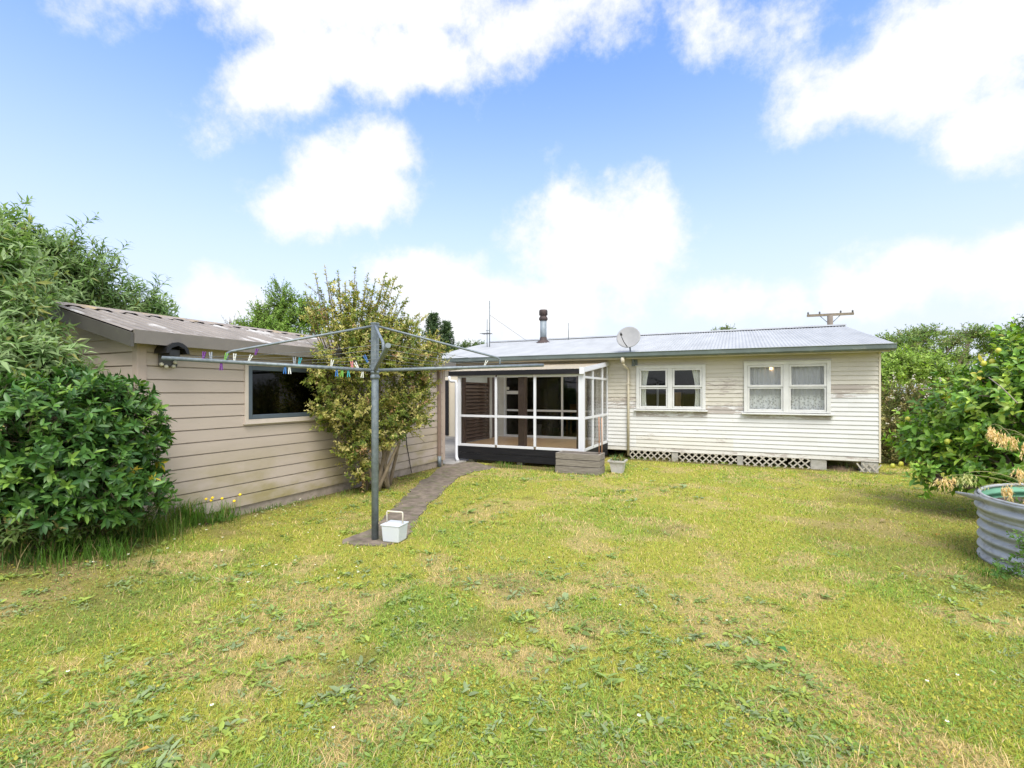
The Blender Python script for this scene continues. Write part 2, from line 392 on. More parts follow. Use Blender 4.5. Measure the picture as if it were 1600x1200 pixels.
# weatherboard paint: colour per board comes from the attribute, peeling where the alpha of the attribute asks for it
def boardmat(name, bare, stain, sstr=.35, stain_low=None):
    m, nt, p, out = newmat(name)
    a = nt.nodes.new('ShaderNodeAttribute'); a.attribute_name = 'Col'
    f, raw = noise_fac(nt, 3.0, detail=6, stretch=(.6, .6, 3), lo=.45, hi=.75)
    col = mix(nt, mth(nt, 'MULTIPLY', f, sstr), a.outputs['Color'], stain)
    f3, _ = noise_fac(nt, 26, detail=6, stretch=(.5, .5, 2.2), lo=.60, hi=.70, off=9)
    col = mix(nt, mth(nt, 'MULTIPLY', f3, .30), col, stain)
    f2, _ = noise_fac(nt, 11.0, detail=9, stretch=(.45, .45, 2.4), rough=.72, lo=0, hi=1, off=2.2)
    f5, _q = noise_fac(nt, 2.2, detail=3, stretch=(.5, .5, 1.5), lo=.3, hi=.7, off=13)
    pe = nt.nodes.new('ShaderNodeMapRange'); pe.inputs['From Min'].default_value = .98; pe.inputs['From Max'].default_value = 1.04
    nt.links.new(mth(nt, 'ADD', mth(nt, 'ADD', f2, a.outputs['Alpha']), mth(nt, 'MULTIPLY', mth(nt, 'SUBTRACT', f5, .5), .26)), pe.inputs['Value'])
    col = mix(nt, mth(nt, 'MULTIPLY', pe.outputs[0], .85), col, bare)
    if stain_low:
        tc = nt.nodes.new('ShaderNodeTexCoord'); sp = nt.nodes.new('ShaderNodeSeparateXYZ'); nt.links.new(tc.outputs['Object'], sp.inputs[0])
        lo = nt.nodes.new('ShaderNodeMapRange'); lo.inputs['From Min'].default_value = 1.0; lo.inputs['From Max'].default_value = .15
        nt.links.new(sp.outputs[2], lo.inputs['Value'])
        f4, _ = noise_fac(nt, 1.6, detail=7, stretch=(.6, .6, 1.2), lo=.40, hi=.56, off=6)
        col = mix(nt, mth(nt, 'MULTIPLY', mth(nt, 'MULTIPLY', lo.outputs[0], f4), .95), col, stain_low)
    nt.links.new(col, p.inputs['Base Color']); p.inputs['Roughness'].default_value = .55
    bump(nt, p, f2, .15, .004)
    return m
BOARD = boardmat('flaking_weatherboard', (.33, .285, .25), (.46, .415, .35), .22)
SHEDB = boardmat('taupe_weatherboard', (.30, .23, .18), (.36, .30, .25), .3, (.30, .25, .11))

# ------------------------------------------------------------------ ground and lawn
PATH = np.array([gnd(*q) for q in [(528, 848), (560, 853), (602, 853), (634, 842), (652, 814), (670, 790), (690, 770), (704, 757), (716, 746), (742, 737), (778, 731), (740, 722), (700, 724), (684, 733), (656, 756), (636, 771), (622, 788), (606, 803), (578, 826)]])
def inpoly(x, y, P):
    r = np.zeros(x.shape, bool); n = len(P)
    for i in range(n):
        x1, y1 = P[i]; x2, y2 = P[(i + 1) % n]
        c = ((y1 > y) != (y2 > y))
        r ^= c & (x < (x2 - x1) * (y - y1) / ((y2 - y1) if y2 != y1 else 1e-9) + x1)
    return r
BUSHX = [(-3.38, -2.4, 9.45, 10.0)]
def nolawn(x, y):
    b = inpoly(x + .22 * (fbm(x * 5, y * 5, 401, 3) - .5), y + .22 * (fbm(x * 5, y * 5, 411, 3) - .5), PATH)
    b |= (x < -5.98) & (y > 3.1) & (y < 9.5) & (x > -9.4)
    b |= (x < -2.9) & (y > 10.02) & (y < 13) & (x > -14)
    b |= (x < 2.75) & (y > 12.2) & (x > -14) & (y < 21)
    b |= (x < -5.7) & (y > 9.4) & (y < 16)
    b |= (x > -3.42) & (x < -2.42) & (y > 9.47) & (y < 9.98)
    b |= ((x - 3.12) ** 2 + (y - 6.23) ** 2) < .93 ** 2
    return b
def lawn_fields(x, y):
    wx = x + .5 * (fbm(x * .9, y * .9, 3, 2) - .5); wy = y + .5 * (fbm(x * .9, y * .9, 5, 2) - .5)
    dry = sm(.51, .64, fbm(wx * 1.9, wy * 2.2, 11, 5)) * .9
    green = sm(.45, .66, fbm(wx * 1.0, wy * 1.0, 31, 5))
    dirt = sm(.66, .80, fbm(wx * 1.3, wy * 1.3, 57, 4)) * .5
    # worn soil at the feet of the shrubs on the left, below the garage wall and under the tank
    e = sm(-5.35, -6.1, x - .25 * (fbm(x * 3, y * 3, 71) - .5)) * sm(12, 8.5, y) * sm(2.6, 3.4, y)
    e2 = sm(1.35, .75, np.hypot(x - 2.75, y - 6.6) - .9 + .6 * (fbm(x * 2, y * 2, 77) - .5)) * .35
    e3 = sm(1.3, .2, np.hypot((x + 5.9) / 1.3, (y - 2.2) / .9)) * .8
    e4 = sm(.35, .05, np.abs(y - 12.15)) * sm(-2.9, -2.6, x) * sm(3.3, 2.6, x)
    e5 = sm(.5, .1, np.abs(y - 9.85)) * sm(-5.3, -5.0, x) * sm(-3.2, -3.5, x)
    e6 = sm(.9, 0, np.hypot((x + 4.75) / 1.4, (y - 2.1))) * .55
    soil = np.clip(np.maximum.reduce([e, e2, e3, e4, e5, e6]) * (.55 + .9 * fbm(x * 4, y * 4, 91)), 0, 1)
    return dry, green, np.maximum(dirt, soil)
G_YG, G_GR, G_DRY, G_SOIL = np.array((.42, .405, .06)), np.array((.23, .33, .06)), np.array((.56, .42, .21)), np.array((.105, .075, .045))
def lawn_col(x, y, k=1.0):
    dry, green, soil = lawn_fields(x, y)
    c = np.repeat(G_YG[None], len(x), 0)
    far = sm(3.2, 7.0, np.hypot(x, y))[:, None]
    c = c + (G_GR - c) * (green * .8)[:, None] * (1 - .55 * far)
    c = c + (G_DRY - c) * (dry * .85)[:, None] * (1 - .3 * far)
    c = c + (G_SOIL - c) * (soil * .9)[:, None]
    return c * k

def make_ground():
    def axis(a, b, st, far):
        core = np.arange(a, b + 1e-6, st); g = st * 1.6 ** np.arange(1, 22); out = np.cumsum(g); out = out[out < far]
        return np.concatenate([(a - out)[::-1], core, b + out])
    xs, ys = axis(-9, 6, .06, 900), axis(0, 13, .06, 900)
    X, Y = np.meshgrid(xs, ys); x, y = X.ravel(), Y.ravel()
    z = hgt(x, y) + .012 * (fbm(x * 1.2, y * 1.2, 201, 3) - .5) * (np.hypot(x, y) < 20)
    z = np.where(inpoly(x, y, PATH) | (nolawn(x, y) & ((x < -5.6) | (y > 9))) , np.minimum(z, hgt(x, y)) - .012, z)
    z[np.hypot(x, y) > 60] -= .3
    n, m = len(xs), len(ys)
    i = (np.arange(m - 1)[:, None] * n + np.arange(n - 1)[None]).ravel()
    me = np_mesh('lawn', np.stack([x, y, z], 1), np.stack([i, i + 1, i + n + 1, i + n], 1), lawn_col(x, y, .8), smooth=True)
    m_, nt, p, out = newmat('lawn_soil')
    a = nt.nodes.new('ShaderNodeAttribute'); a.attribute_name = 'Col'
    f, raw = noise_fac(nt, 45, detail=6, lo=.3, hi=.7)
    f2, raw2 = noise_fac(nt, 170, detail=3, lo=.35, hi=.65)
    c = mix(nt, mth(nt, 'MULTIPLY', f, .55), a.outputs['Color'], (.10, .10, .028))
    c = mix(nt, mth(nt, 'MULTIPLY', f2, .30), c, (.33, .27, .11))
    nt.links.new(c, p.inputs['Base Color']); p.inputs['Roughness'].default_value = .95; p.inputs['Specular IOR Level'].default_value = .1
    bump(nt, p, raw, .7, .03)
    tag(link('lawn', me, m_), kind='structure')
make_ground()

def leaf_oval(P, D, N, L, W, fold=.1, droop=.15):          # elliptic leaf, cupped along its rib and drooping at the tip
    S = np.cross(D, N); S /= np.linalg.norm(S, axis=1, keepdims=True) + 1e-9
    L = np.broadcast_to(L, (len(P),))[:, None]; W = np.broadcast_to(W, (len(P),))[:, None]
    a = P + D * L * .30; b = P + D * L * .68 - N * L * droop * .4; t = P + D * L - N * L * droop
    up = N * W * fold
    V = np.stack([P, a - S * W * .46 + up, a, a + S * W * .46 + up, b - S * W * .40 + up, b, b + S * W * .40 + up, t], 1).reshape(-1, 3)
    i = np.arange(len(P))[:, None] * 8
    Fc = (i[:, :, None] + np.array([[[0, 3, 2], [0, 2, 1], [2, 3, 6], [2, 6, 5], [1, 2, 5], [1, 5, 4], [5, 6, 7], [4, 5, 7]]])).reshape(-1, 3)
    return V, Fc
def leaf_geo(P, D, N, L, W, fold=.12, droop=.15, mid=.45):
    S = np.cross(D, N); S /= np.linalg.norm(S, axis=1, keepdims=True) + 1e-9
    L = np.broadcast_to(L, (len(P),))[:, None]; W = np.broadcast_to(W, (len(P),))[:, None]
    m = P + D * L * mid
    ml = m - S * W / 2 + N * W * fold; mr = m + S * W / 2 + N * W * fold
    t = P + D * L - N * L * droop
    V = np.stack([P, ml, m, mr, t], 1).reshape(-1, 3)
    i = np.arange(len(P))[:, None] * 5
    Fc = (i[:, :, None] + np.array([[[0, 3, 2], [0, 2, 1], [2, 3, 4], [2, 4, 1]]])).reshape(-1, 3)
    return V, Fc
def unit(v): return v / (np.linalg.norm(v, axis=-1, keepdims=True) + 1e-9)

def scatter_ground(n, dmin, dmax, margin=1.55):
    d = dmin * (dmax / dmin) ** rng.random(n)
    r = (rng.random(n) * 2 - 1) * (800 / F) * margin
    return d * (-SN + r * CS), d * (CS + r * SN), d
def make_grass():
    x, y, d = scatter_ground(620000, 1.0, 12.6)
    dry, green, soil = lawn_fields(x, y)
    keep = ~nolawn(x, y) & (rng.random(len(x)) > soil * .85) & (rng.random(len(x)) > dry * .30)
    x, y, d, dry, green = x[keep], y[keep], d[keep], dry[keep], green[keep]
    n = len(x)
    h = (.010 + .018 * rng.random(n) ** 1.5) * (1 + .4 * green) * np.where(rng.random(n) < .03, 1.8, 1)
    w = np.maximum(.0036, .0011 * d) * (.7 + .6 * rng.random(n))
    az = rng.random(n) * 2 * PI; lean = .5 + 2.2 * rng.random(n)
    dx, dy = np.cos(az), np.sin(az)
    z0 = hgt(x, y) - .006
    B = np.stack([x, y, z0], 1); T = B + np.stack([dx * lean * h, dy * lean * h, h + .006], 1)
    sx = np.stack([-dy * w / 2, dx * w / 2, np.zeros(n)], 1)
    M = B * .45 + T * .55 + np.stack([np.zeros(n), np.zeros(n), .25 * h], 1)
    V = np.stack([B - sx, B + sx, M + sx * .8, M - sx * .8, T], 1).reshape(-1, 3)
    i = np.arange(n)[:, None] * 5
    Fc = (i[:, :, None] + np.array([[[0, 1, 2], [0, 2, 3], [3, 2, 4]]])).reshape(-1, 3)
    _, _, soil2 = lawn_fields(x, y)
    cl = fbm(x * 8, y * 8, 301, 3) - .5
    k = rng.random(n); far = sm(3, 8, d)
    ps = .13 + .55 * dry * (1 - .3 * far) + .30 * cl; pg = .16 + .42 * green * (1 - .4 * far) - .5 * cl; pd = .07
    c = np.repeat(np.array((.395, .405, .072))[None], n, 0)
    c = np.where((k < ps)[:, None], np.array((.58, .43, .22)), c)
    c = np.where(((k > ps) & (k < ps + pg))[:, None], np.array((.245, .36, .06)), c)
    c = np.where((k > 1 - pd)[:, None], np.array((.10, .13, .035)), c)
    c = c + (np.array(G_SOIL) * 1.5 - c) * (soil2 * .7)[:, None]
    c = c * (.70 + .60 * rng.random(n))[:, None]
    tag(link('grass', np_mesh('grass', V, Fc, np.repeat(c, 5, 0)), GRASSM), 'short patchy yellow green lawn grass', kind='stuff')
make_grass()

def make_weeds():                                     # flat rosettes, clover and plantain growing in the lawn
    x, y, d = scatter_ground(18500, 1.1, 11.5)
    f = fbm(x * 1.0, y * 1.0, 131, 4) + .12 * sm(6, 2.5, d) + .06 * sm(1, -3, x)
    keep = ~nolawn(x, y) & (f > .545) & (rng.random(len(x)) < sm(.545, .62, f))
    x, y, d = x[keep], y[keep], d[keep]
    Vs, Fs, Cs, off = [], [], [], 0
    for X, Y, d_ in zip(x, y, d):
        big = rng.random() ** 2.2
        n = int(5 + 9 * rng.random()); L0 = (.011 + .034 * big * big + (.02 if rng.random() < .04 else 0)) * (1 + .07 * d_)
        a = rng.random(n) * 2 * PI; el = rng.random(n) * .55 + .02
        D = np.stack([np.cos(a) * np.cos(el), np.sin(a) * np.cos(el), np.sin(el)], 1)
        N = unit(np.stack([-np.cos(a) * np.sin(el), -np.sin(a) * np.sin(el), np.cos(el)], 1) + .35 * rng.standard_normal((n, 3)))
        P = np.stack([np.full(n, X), np.full(n, Y), np.full(n, float(hgt(np.array(X), np.array(Y))) + .006)], 1) + D * .006 + np.stack([.02 * rng.standard_normal(n), .02 * rng.standard_normal(n), .012 * rng.random(n)], 1)
        L = L0 * (.6 + .7 * rng.random(n)); W = L * (.26 + .22 * rng.random())
        V, Fc = leaf_oval(P, D, N, L, W, .15, .15)
        g = np.array((.21, .29, .09)) if rng.random() < .45 else np.array((.29, .36, .075))
        if rng.random() < .25: g = np.array((.24, .30, .15))
        c = g * (.75 + .5 * rng.random((n, 1)))
        Vs.append(V); Fs.append(Fc + off); Cs.append(np.repeat(c, 8, 0)); off += len(V)
    # scattered clover leaflets
    x, y, d = scatter_ground(85000, 1.1, 10)
    f = fbm(x * 1.4, y * 1.4, 151, 4)
    k = ~nolawn(x, y) & (f > .50); x, y, d = x[k], y[k], d[k]; n = len(x)
    a = rng.random(n) * 2 * PI; el = rng.random(n) * .6
    D = np.stack([np.cos(a) * np.cos(el), np.sin(a) * np.cos(el), np.sin(el)], 1)
    N = unit(np.stack([-np.cos(a) * np.sin(el), -np.sin(a) * np.sin(el), np.cos(el)], 1) + .4 * rng.standard_normal((n, 3)))
    P = np.stack([x, y, hgt(x, y) + .008 + .016 * rng.random(n)], 1)
    L = (.010 + .014 * rng.random(n)) * np.maximum(1, d / 5); V, Fc = leaf_geo(P, D, N, L, L * .7, .1, .1)
    c = np.array((.19, .30, .06)) * (.7 + .6 * rng.random((n, 1)))
    c = np.where(rng.random((n, 1)) < .22, np.array((.44, .40, .07)) * (.8 + .4 * rng.random((n, 1))), c)
    Vs.append(V); Fs.append(Fc + off); Cs.append(np.repeat(c, 5, 0)); off += len(V)
    tag(link('lawn_weeds', np_mesh('lawn_weeds', np.concatenate(Vs), np.concatenate(Fs), np.concatenate(Cs)), LEAF), 'broad leaved weeds and clover spreading through the lawn', kind='stuff')
make_weeds()

def make_daisies():
    pts = []
    for _ in range(90):
        px, py = (rng.uniform(400, 470), rng.uniform(778, 805)) if rng.random() < .45 else (rng.uniform(120, 600), rng.uniform(800, 920))
        pts.append(gnd(px, py))
    for _ in range(12): pts.append(gnd(rng.uniform(0, 1500), rng.uniform(800, 1150)))
    mb = MB()
    for X, Y in pts:
        if nolawn(np.array(X), np.array(Y)): continue
        r = rng.uniform(.007, .012); z = float(hgt(np.array(X), np.array(Y))) + rng.uniform(.025, .045)
        mb.cur = (.8, .8, .76); mb.lathe([(r * .4, 0), (r, .003), (r * .9, .005)], (X, Y, z), 7)
        mb.cur = (.7, .5, .05); mb.lathe([(r * .38, 0), (r * .2, .004)], (X, Y, z + .0045), 6)
        mb.cur = (.12, .2, .04); mb.tube([(X, Y, z - .045), (X, Y, z)], .001, 3)
    tag(mb.build('daisies', leafmat('daisy_petal', .8, .2, .1), fix=False), 'tiny white daisies dotted over the lawn by the garage', kind='stuff')
make_daisies()

# path and slab
def path_sheet():
    import bmesh
    pts = []
    n = len(PATH)
    for i in range(n):
        a, b = PATH[i], PATH[(i + 1) % n]
        for t in np.linspace(0, 1, 7)[:-1]:
            q = a + (b - a) * t; pts.append((q[0] + rng.normal(0, .022), q[1] + rng.normal(0, .022)))
    mb = MB(); mb.prism(pts, 'z', -.05, .006); tag(mb.build('path', CONC), kind='structure')
    tag(MB().box(-14, -5.86, 9.5, 16.4, -.05, .012).build('concrete_slab', CONCG), kind='structure')
path_sheet()

# ------------------------------------------------------------------ weatherboard walls
def boards(mb, x0, x1, z0, z1, exp, place, holes=(), lip=.016, colf=None, seg=1.1, flat=False):
    """overlapping boards between z0 and z1; place(x, out, z) -> world; holes are (xa, xb, za, zb); colf(xa, xb, z) -> rgba"""
    k = 0; z = z0
    while z < z1 - 1e-4:
        zt = min(z + exp, z1)
        cuts = {x0, x1}
        n = max(1, int((x1 - x0) / seg))
        for j in range(1, n): cuts.add(x0 + (x1 - x0) * j / n)
        for (xa, xb, za, zb) in holes:
            cuts.update((min(max(xa, x0), x1), min(max(xb, x0), x1)))
        cs = sorted(cuts)
        for a, b in zip(cs, cs[1:]):
            if b - a < 1e-5: continue
            spans = [(z, zt)]
            for (xa, xb, za, zb) in holes:
                if a >= xa - 1e-5 and b <= xb + 1e-5:
                    ns = []
                    for (p, q) in spans:
                        if zb <= p or za >= q: ns.append((p, q)); continue
                        if za > p: ns.append((p, za))
                        if zb < q: ns.append((zb, q))
                    spans = ns
            for (p, q) in spans:
                if q - p < 1e-4: continue
                oa = lip * (1 - (p - z) / exp); ob = lip * (1 - (q - z) / exp)
                mb.cur = colf(a, b, (p + q) / 2) if colf else None
                if flat:                                  # flush boards with an open groove between them
                    qg = q - .014 if q > zt - 1e-4 else q
                    mb.add([place(a, lip, p), place(b, lip, p), place(b, lip * .85, qg), place(a, lip * .85, qg), place(a, -.012, p), place(b, -.012, p), place(a, -.012, qg), place(b, -.012, qg), place(a, -.012, q), place(b, -.012, q)], [(0, 1, 2, 3), (4, 5, 1, 0), (3, 2, 7, 6), (6, 7, 9, 8)])
                    continue
                mb.add([place(a, oa, p), place(b, oa, p), place(b, ob, q), place(a, ob, q), place(a, -.004, p), place(b, -.004, p)], [(0, 1, 2, 3), (4, 5, 1, 0)])
        z = zt; k += 1

# ------------------------------------------------------------------ THE HOUSE
WY = 12.28; XL, XR = -6.1, 2.70
def build_house():
    hs = thing('weatherboard_house', 'long low white and cream weatherboard house with flaking paint and pale corrugated roof', 'house', (-1.7, WY, 0))
    W1 = (-2.24, -.64, 1.24, 2.30); W2 = (.17, 1.84, 1.20, 2.335); SDR = (-5.89, -3.2, .42, 2.12)
    def colf(a, b, z):
        xm = (a + b) / 2
        cream, white, dull = np.array((.535, .505, .435)), np.array((.60, .60, .59)), np.array((.58, .565, .52))
        j = rng.normal(0, .012)
        c, peel = cream, .26
        if xm < -3: c, peel = cream * .98, .15
        else:
            lim = 1.22 if xm < -.6 else 1.30 if xm < .17 else 1.20 if xm < 1.85 else 1.66
            if xm < -2.3: lim = 1.42
            if z < lim: c, peel = white, .24
            if abs(z - lim) < .13: peel = .515
            if -2.45 < xm < -.15 and z < .55: c, peel = dull, .30
            if -2.45 < xm < -.1 and .4 < z < 1.1: peel = .36
            if xm > .9 and z < 1.1: peel = .16
            if -.64 < xm < .2 and 1.2 < z < 2: peel = max(peel, .44)
            if xm < -2.3: peel = max(peel, .30)
            if z < .31: c, peel = dull * .95, .42
        c = c + j
        return (c[0], c[1], c[2], peel)
    mb = MB()
    boards(mb, XL, XR, .211, 2.50, .0945, lambda x, o, z: (x, WY - o, z), [W1, W2, SDR], .016, colf, .55)
    # end walls, backing and the strip over the porch
    boards(mb, WY, 21.0, .211, 2.50, .0945, lambda x, o, z: (XR + o, x, z), [], .016, lambda a, b, z: (.8, .79, .76, .2), 1.2)
    boards(mb, -8.5, XL, 2.10, 2.50, .0945, lambda x, o, z: (x, WY - o, z), [], .016, lambda a, b, z: (.60, .53, .41, .1), 1.2)
    mb.cur = (.62, .56, .44, 0)
    mb.prism([(WY, 2.5), (21.0, 2.5), (16.7, 3.44)], 'x', XR - .03, XR)
    mb.prism([(WY, 2.5), (21.0, 2.5), (16.7, 3.44)], 'x', -8.5, -8.47)
    mb.box(-8.5, XR, 21.0, 21.05, .0, 2.5)
    mb.box(-8.5, -8.45, 15.6, 21.0, .0, 2.5)
    mb.box(XR - .02, XR + .015, WY - .02, WY + .06, .2, 2.5)
    mb.build('wall', BOARD, hs, fix=False)
    MB().box(-12.5, XL, 15.5, 15.6, 0, 2.5).box(XL - .06, XL, WY + .05, 15.5, .0, 2.5).build('porch_wall', CREAMW, hs)
    MB().box(-10.9, -9.72, 15.44, 15.498, .05, 2.1).build('door', BLACKP, hs)
    # inside
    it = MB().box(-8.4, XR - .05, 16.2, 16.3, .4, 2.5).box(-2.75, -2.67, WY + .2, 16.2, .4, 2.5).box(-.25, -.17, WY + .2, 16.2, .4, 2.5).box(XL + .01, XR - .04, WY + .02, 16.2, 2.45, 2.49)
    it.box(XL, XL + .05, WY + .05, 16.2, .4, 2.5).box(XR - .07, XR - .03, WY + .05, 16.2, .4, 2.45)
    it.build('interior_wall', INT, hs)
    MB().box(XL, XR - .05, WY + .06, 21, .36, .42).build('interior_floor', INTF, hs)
    MB().box(XL, XR - .02, WY + .03, WY + .09, .19, .36).build('bearer', CREAM, hs)
    # roof: real corrugation, ridge cap, eaves
    ex0, ex1, ey, rz0, ry, rz = -8.63, 2.86, 11.84, 2.615, 16.7, 3.565
    nx = int((ex1 - ex0) / .076 * 6); xs = np.linspace(ex0, ex1, nx); wv = .009 * np.sin(xs * 2 * PI / .076)
    Vs, Fs = [], []
    for (ya, za, yb, zb) in ((ey, rz0, ry, rz), (ry, rz, 21.5, rz0)):
        o = len(Vs) * nx
        for t in np.linspace(0, 1, 5):
            sag = .012 * np.sin(xs * .9 + t * 3) * np.sin(PI * t)
            Vs.append(np.stack([xs, np.full(nx, ya + (yb - ya) * t), za + (zb - za) * t + wv + sag], 1))
        for r in range(4):
            i = o + r * nx + np.arange(nx - 1); Fs.append(np.stack([i, i + 1, i + nx + 1, i + nx], 1))
    V = np.concatenate(Vs) - BASE[hs.name]
    roof = link('roof', np_mesh('roof', V, np.concatenate(Fs), smooth=True), GALV, hs)
    rc = MB()
    for s in (-1, 1):
        rc.add([(ex0 - .02, ry, rz + .035), (ex1 + .02, ry, rz + .035), (ex1 + .02, ry + s * .2, rz - .012), (ex0 - .02, ry + s * .2, rz - .012)], [(0, 1, 2, 3)])
    rc.tube([(ex0 - .02, ry, rz + .03), (ex1 + .02, ry, rz + .03)], .022, 8)
    rc.build('ridge_cap', GALV, roof)
    MB().prism([(ey + .02, rz0 - .03), (ry, rz - .03), (21.4, rz0 - .03), (21.4, rz0 - .14), (ry, rz - .14), (ey + .02, rz0 - .14)], 'x', ex1 - .06, ex1 - .03).build('bargeboard', CREAM, hs)
    MB().box(ex0 + .03, ex1 - .07, ey + .09, ey + .115, 2.46, 2.60).build('fascia', CREAM, hs)
    MB().box(ex0 + .03, ex1 - .07, ey + .116, WY - .02, 2.488, 2.50).build('soffit', CREAM, hs)
    g = MB(); prof = [(ey + .085, 2.60), (ey + .085, 2.505), (ey + .05, 2.487), (ey - .0, 2.49), (ey - .03, 2.52), (ey - .035, 2.595), (ey - .05, 2.61), (ey - .045, 2.618), (ey - .022, 2.605), (ey - .015, 2.53), (ey + .01, 2.503), (ey + .07, 2.515), (ey + .075, 2.60)]
    g.prism(prof, 'x', ex0 + .02, ex1 + .01); g.build('gutter', GUTT, hs)
    dp = MB().tube([(-2.5, ey + .03, 2.50), (-2.5, ey + .05, 2.36)], .05, 10); dp.tube([(-2.5, ey + .05, 2.36), (-2.475, ey + .12, 2.30), (-2.44, WY - .06, 2.24), (-2.43, WY - .06, 2.18), (-2.43, WY - .06, .08)], .032, 10)
    dp.box(-2.48, -2.38, WY - .1, WY - .02, 1.85, 1.87)
    dp.build('downpipe', CREAM, hs)
    # flue through the roof
    fx, fy, fz = -6.05, 15.75, 3.36
    fl = MB().lathe([(.11, 0), (.11, .82)], (fx, fy, fz), 16).build('flue', FLUE, hs)
    MB().lathe([(.30, -.06), (.24, .02), (.125, .10), (.12, .19), (.112, .19)], (fx, fy, fz), 16).build('flashing', RUST, fl)
    MB().lathe([(.115, .76), (.15, .80), (.15, .86), (.11, .92), (.11, .95), (.145, .96), (.145, 1.10), (.13, 1.14), (.001, 1.15)], (fx, fy, fz), 16).build('cowl', RUST, fl)
    MB().tube([(-5.35, 16.4, 3.5), (-5.36, 16.4, 4.1)], .012, 6).build('vent_rod', STEEL, hs)
    # windows
    def window(x0, x1, z0, z1, lacey):
        c = MB(); t = .075; xm = (x0 + x1) / 2; yf, yb = WY - .055, WY + .06
        c.box(x0, x0 + t, yf, yb, z0, z1).box(x1 - t, x1, yf, yb, z0, z1).box(x0 + t, x1 - t, yf, yb, z1 - t, z1).box(xm - .055, xm + .055, yf + .002, yb, z0, z1 - t).box(x0 + t, xm - .055, yf, yb, z0, z0 + .035).box(xm + .055, x1 - t, yf, yb, z0, z0 + .035)
        w = c.build('window', WHITE, hs, bevel=.004)
        MB().prism([(yf - .05, z0 - .045), (yb, z0 - .045), (yb, z0 - .001), (yf - .05, z0 - .018)], 'x', x0 - .05, x1 + .05).build('sill', WHITE, w, bevel=.003)
        MB().prism([(yf - .03, z1 + .001), (yb, z1 + .001), (yb, z1 + .03), (yf - .03, z1 + .012)], 'x', x0 - .02, x1 + .02).build('head_flashing', WHITE, w)
        zt = z0 + .035 + (z1 - t - z0 - .035) * .52
        for (a, b) in ((x0 + t + .004, xm - .059), (xm + .059, x1 - t - .004)):
            for (p, q, s, yo) in ((z0 + .038, zt - .003, .035, .012), (zt + .003, z1 - t - .004, .045, -.006)):
                f = MB(); y0, y1 = yf + .012 + yo, yf + .05 + yo
                f.box(a, a + s, y0, y1, p, q).box(b - s, b, y0, y1, p, q).box(a + s, b - s, y0, y1, p, p + s).box(a + s, b - s, y0, y1, q - s, q)
                f.build('sash', WHITE, w, bevel=.003)
                MB().box(a + s - .004, b - s + .004, yf + .03 + yo, yf + .034 + yo, p + s - .004, q - s + .004).build('pane', GLASS, w)
        def drape(a, b, za, zb, mat, name, amp=.025, per=.11, yo=.09, pinch=None):
            nx, nz = max(24, int((b - a) / .012)), 14
            xs, zs = np.linspace(a, b, nx), np.linspace(za, zb, nz)
            X, Z = np.meshgrid(xs, zs)
            if pinch is not None:
                k = 1 - .35 * np.sin(np.clip((Z - za) / (zb - za), 0, 1) * PI) * .6 - .25 * (1 - (Z - za) / (zb - za))
                X = pinch + (X - pinch) * k
            Yw = WY + yo + amp * np.sin((xs - a)[None] * 2 * PI / per + 1.4 * np.sin((xs - a)[None] * 5)) * (1 + .2 * np.sin(Z * 3))
            i = (np.arange(nz - 1)[:, None] * nx + np.arange(nx - 1)[None]).ravel()
            V = np.stack([X, Yw + 0 * X, Z], 2).reshape(-1, 3) - BASE[hs.name]
            link(name, np_mesh(name, V, np.stack([i, i + 1, i + nx + 1, i + nx], 1), smooth=True), mat, w)
        if lacey:
            drape(x0 + .05, xm + .02, z0 + .02, z1 - .03, LACE, 'curtain', .016, .10); drape(xm - .01, x1 - .05, z0 + .02, z1 - .03, LACE, 'curtain', .016, .085, .093)
        else:
            drape(x0 + .04, x0 + .31, z0 - .05, z1, CURT, 'curtain', .02, .08, .085, x0 + .04); drape(x1 - .34, x1 - .04, z0 - .05, z1, CURT, 'curtain', .02, .08, .085, x1 - .04)
        return w
    tag(window(*W1, False), 'timber window with open ivory curtains')
    tag(window(*W2, True), 'timber window hung with lace net curtains')
    # glazed doors behind the sunroom
    x0, x1, z0, z1 = SDR; y0, y1 = WY - .03, WY + .06
    d = MB().box(x0, x0 + .06, y0, y1, z0, z1).box(x1 - .06, x1, y0, y1, z0, z1).box(x0 + .06, x1 - .06, y0, y1, z1 - .06, z1).box(x0 + .06, x1 - .06, y0, y1, z0, z0 + .06)
    bars = [x0 + .06, -5.23, -4.18, x1 - .06]
    for xb in bars[1:3]: d.box(xb - .025, xb + .025, y0 + .003, y1, z0 + .06, z1 - .06)
    for a, b in zip(bars, bars[1:]): d.box(a + .026, b - .026, y0 + .006, y1 - .01, 1.13, 1.18)
    d.box(bars[0] + .026, bars[1] - .026, y0 - .004, y1 - .02, 1.60, 1.69)
    dd = d.build('glazed_door', ALU, hs)
    for a, b in zip(bars, bars[1:]): MB().box(a + .02, b - .02, WY + .01, WY + .015, z0 + .05, z1 - .05).build('pane', GLASSD, dd)
    MB().box(-5.84, -5.74, WY + .0, WY + .008, 1.72, 1.80).build('notice', WHITE, dd)
    # under the floor: lattice and piles
    zb = .205
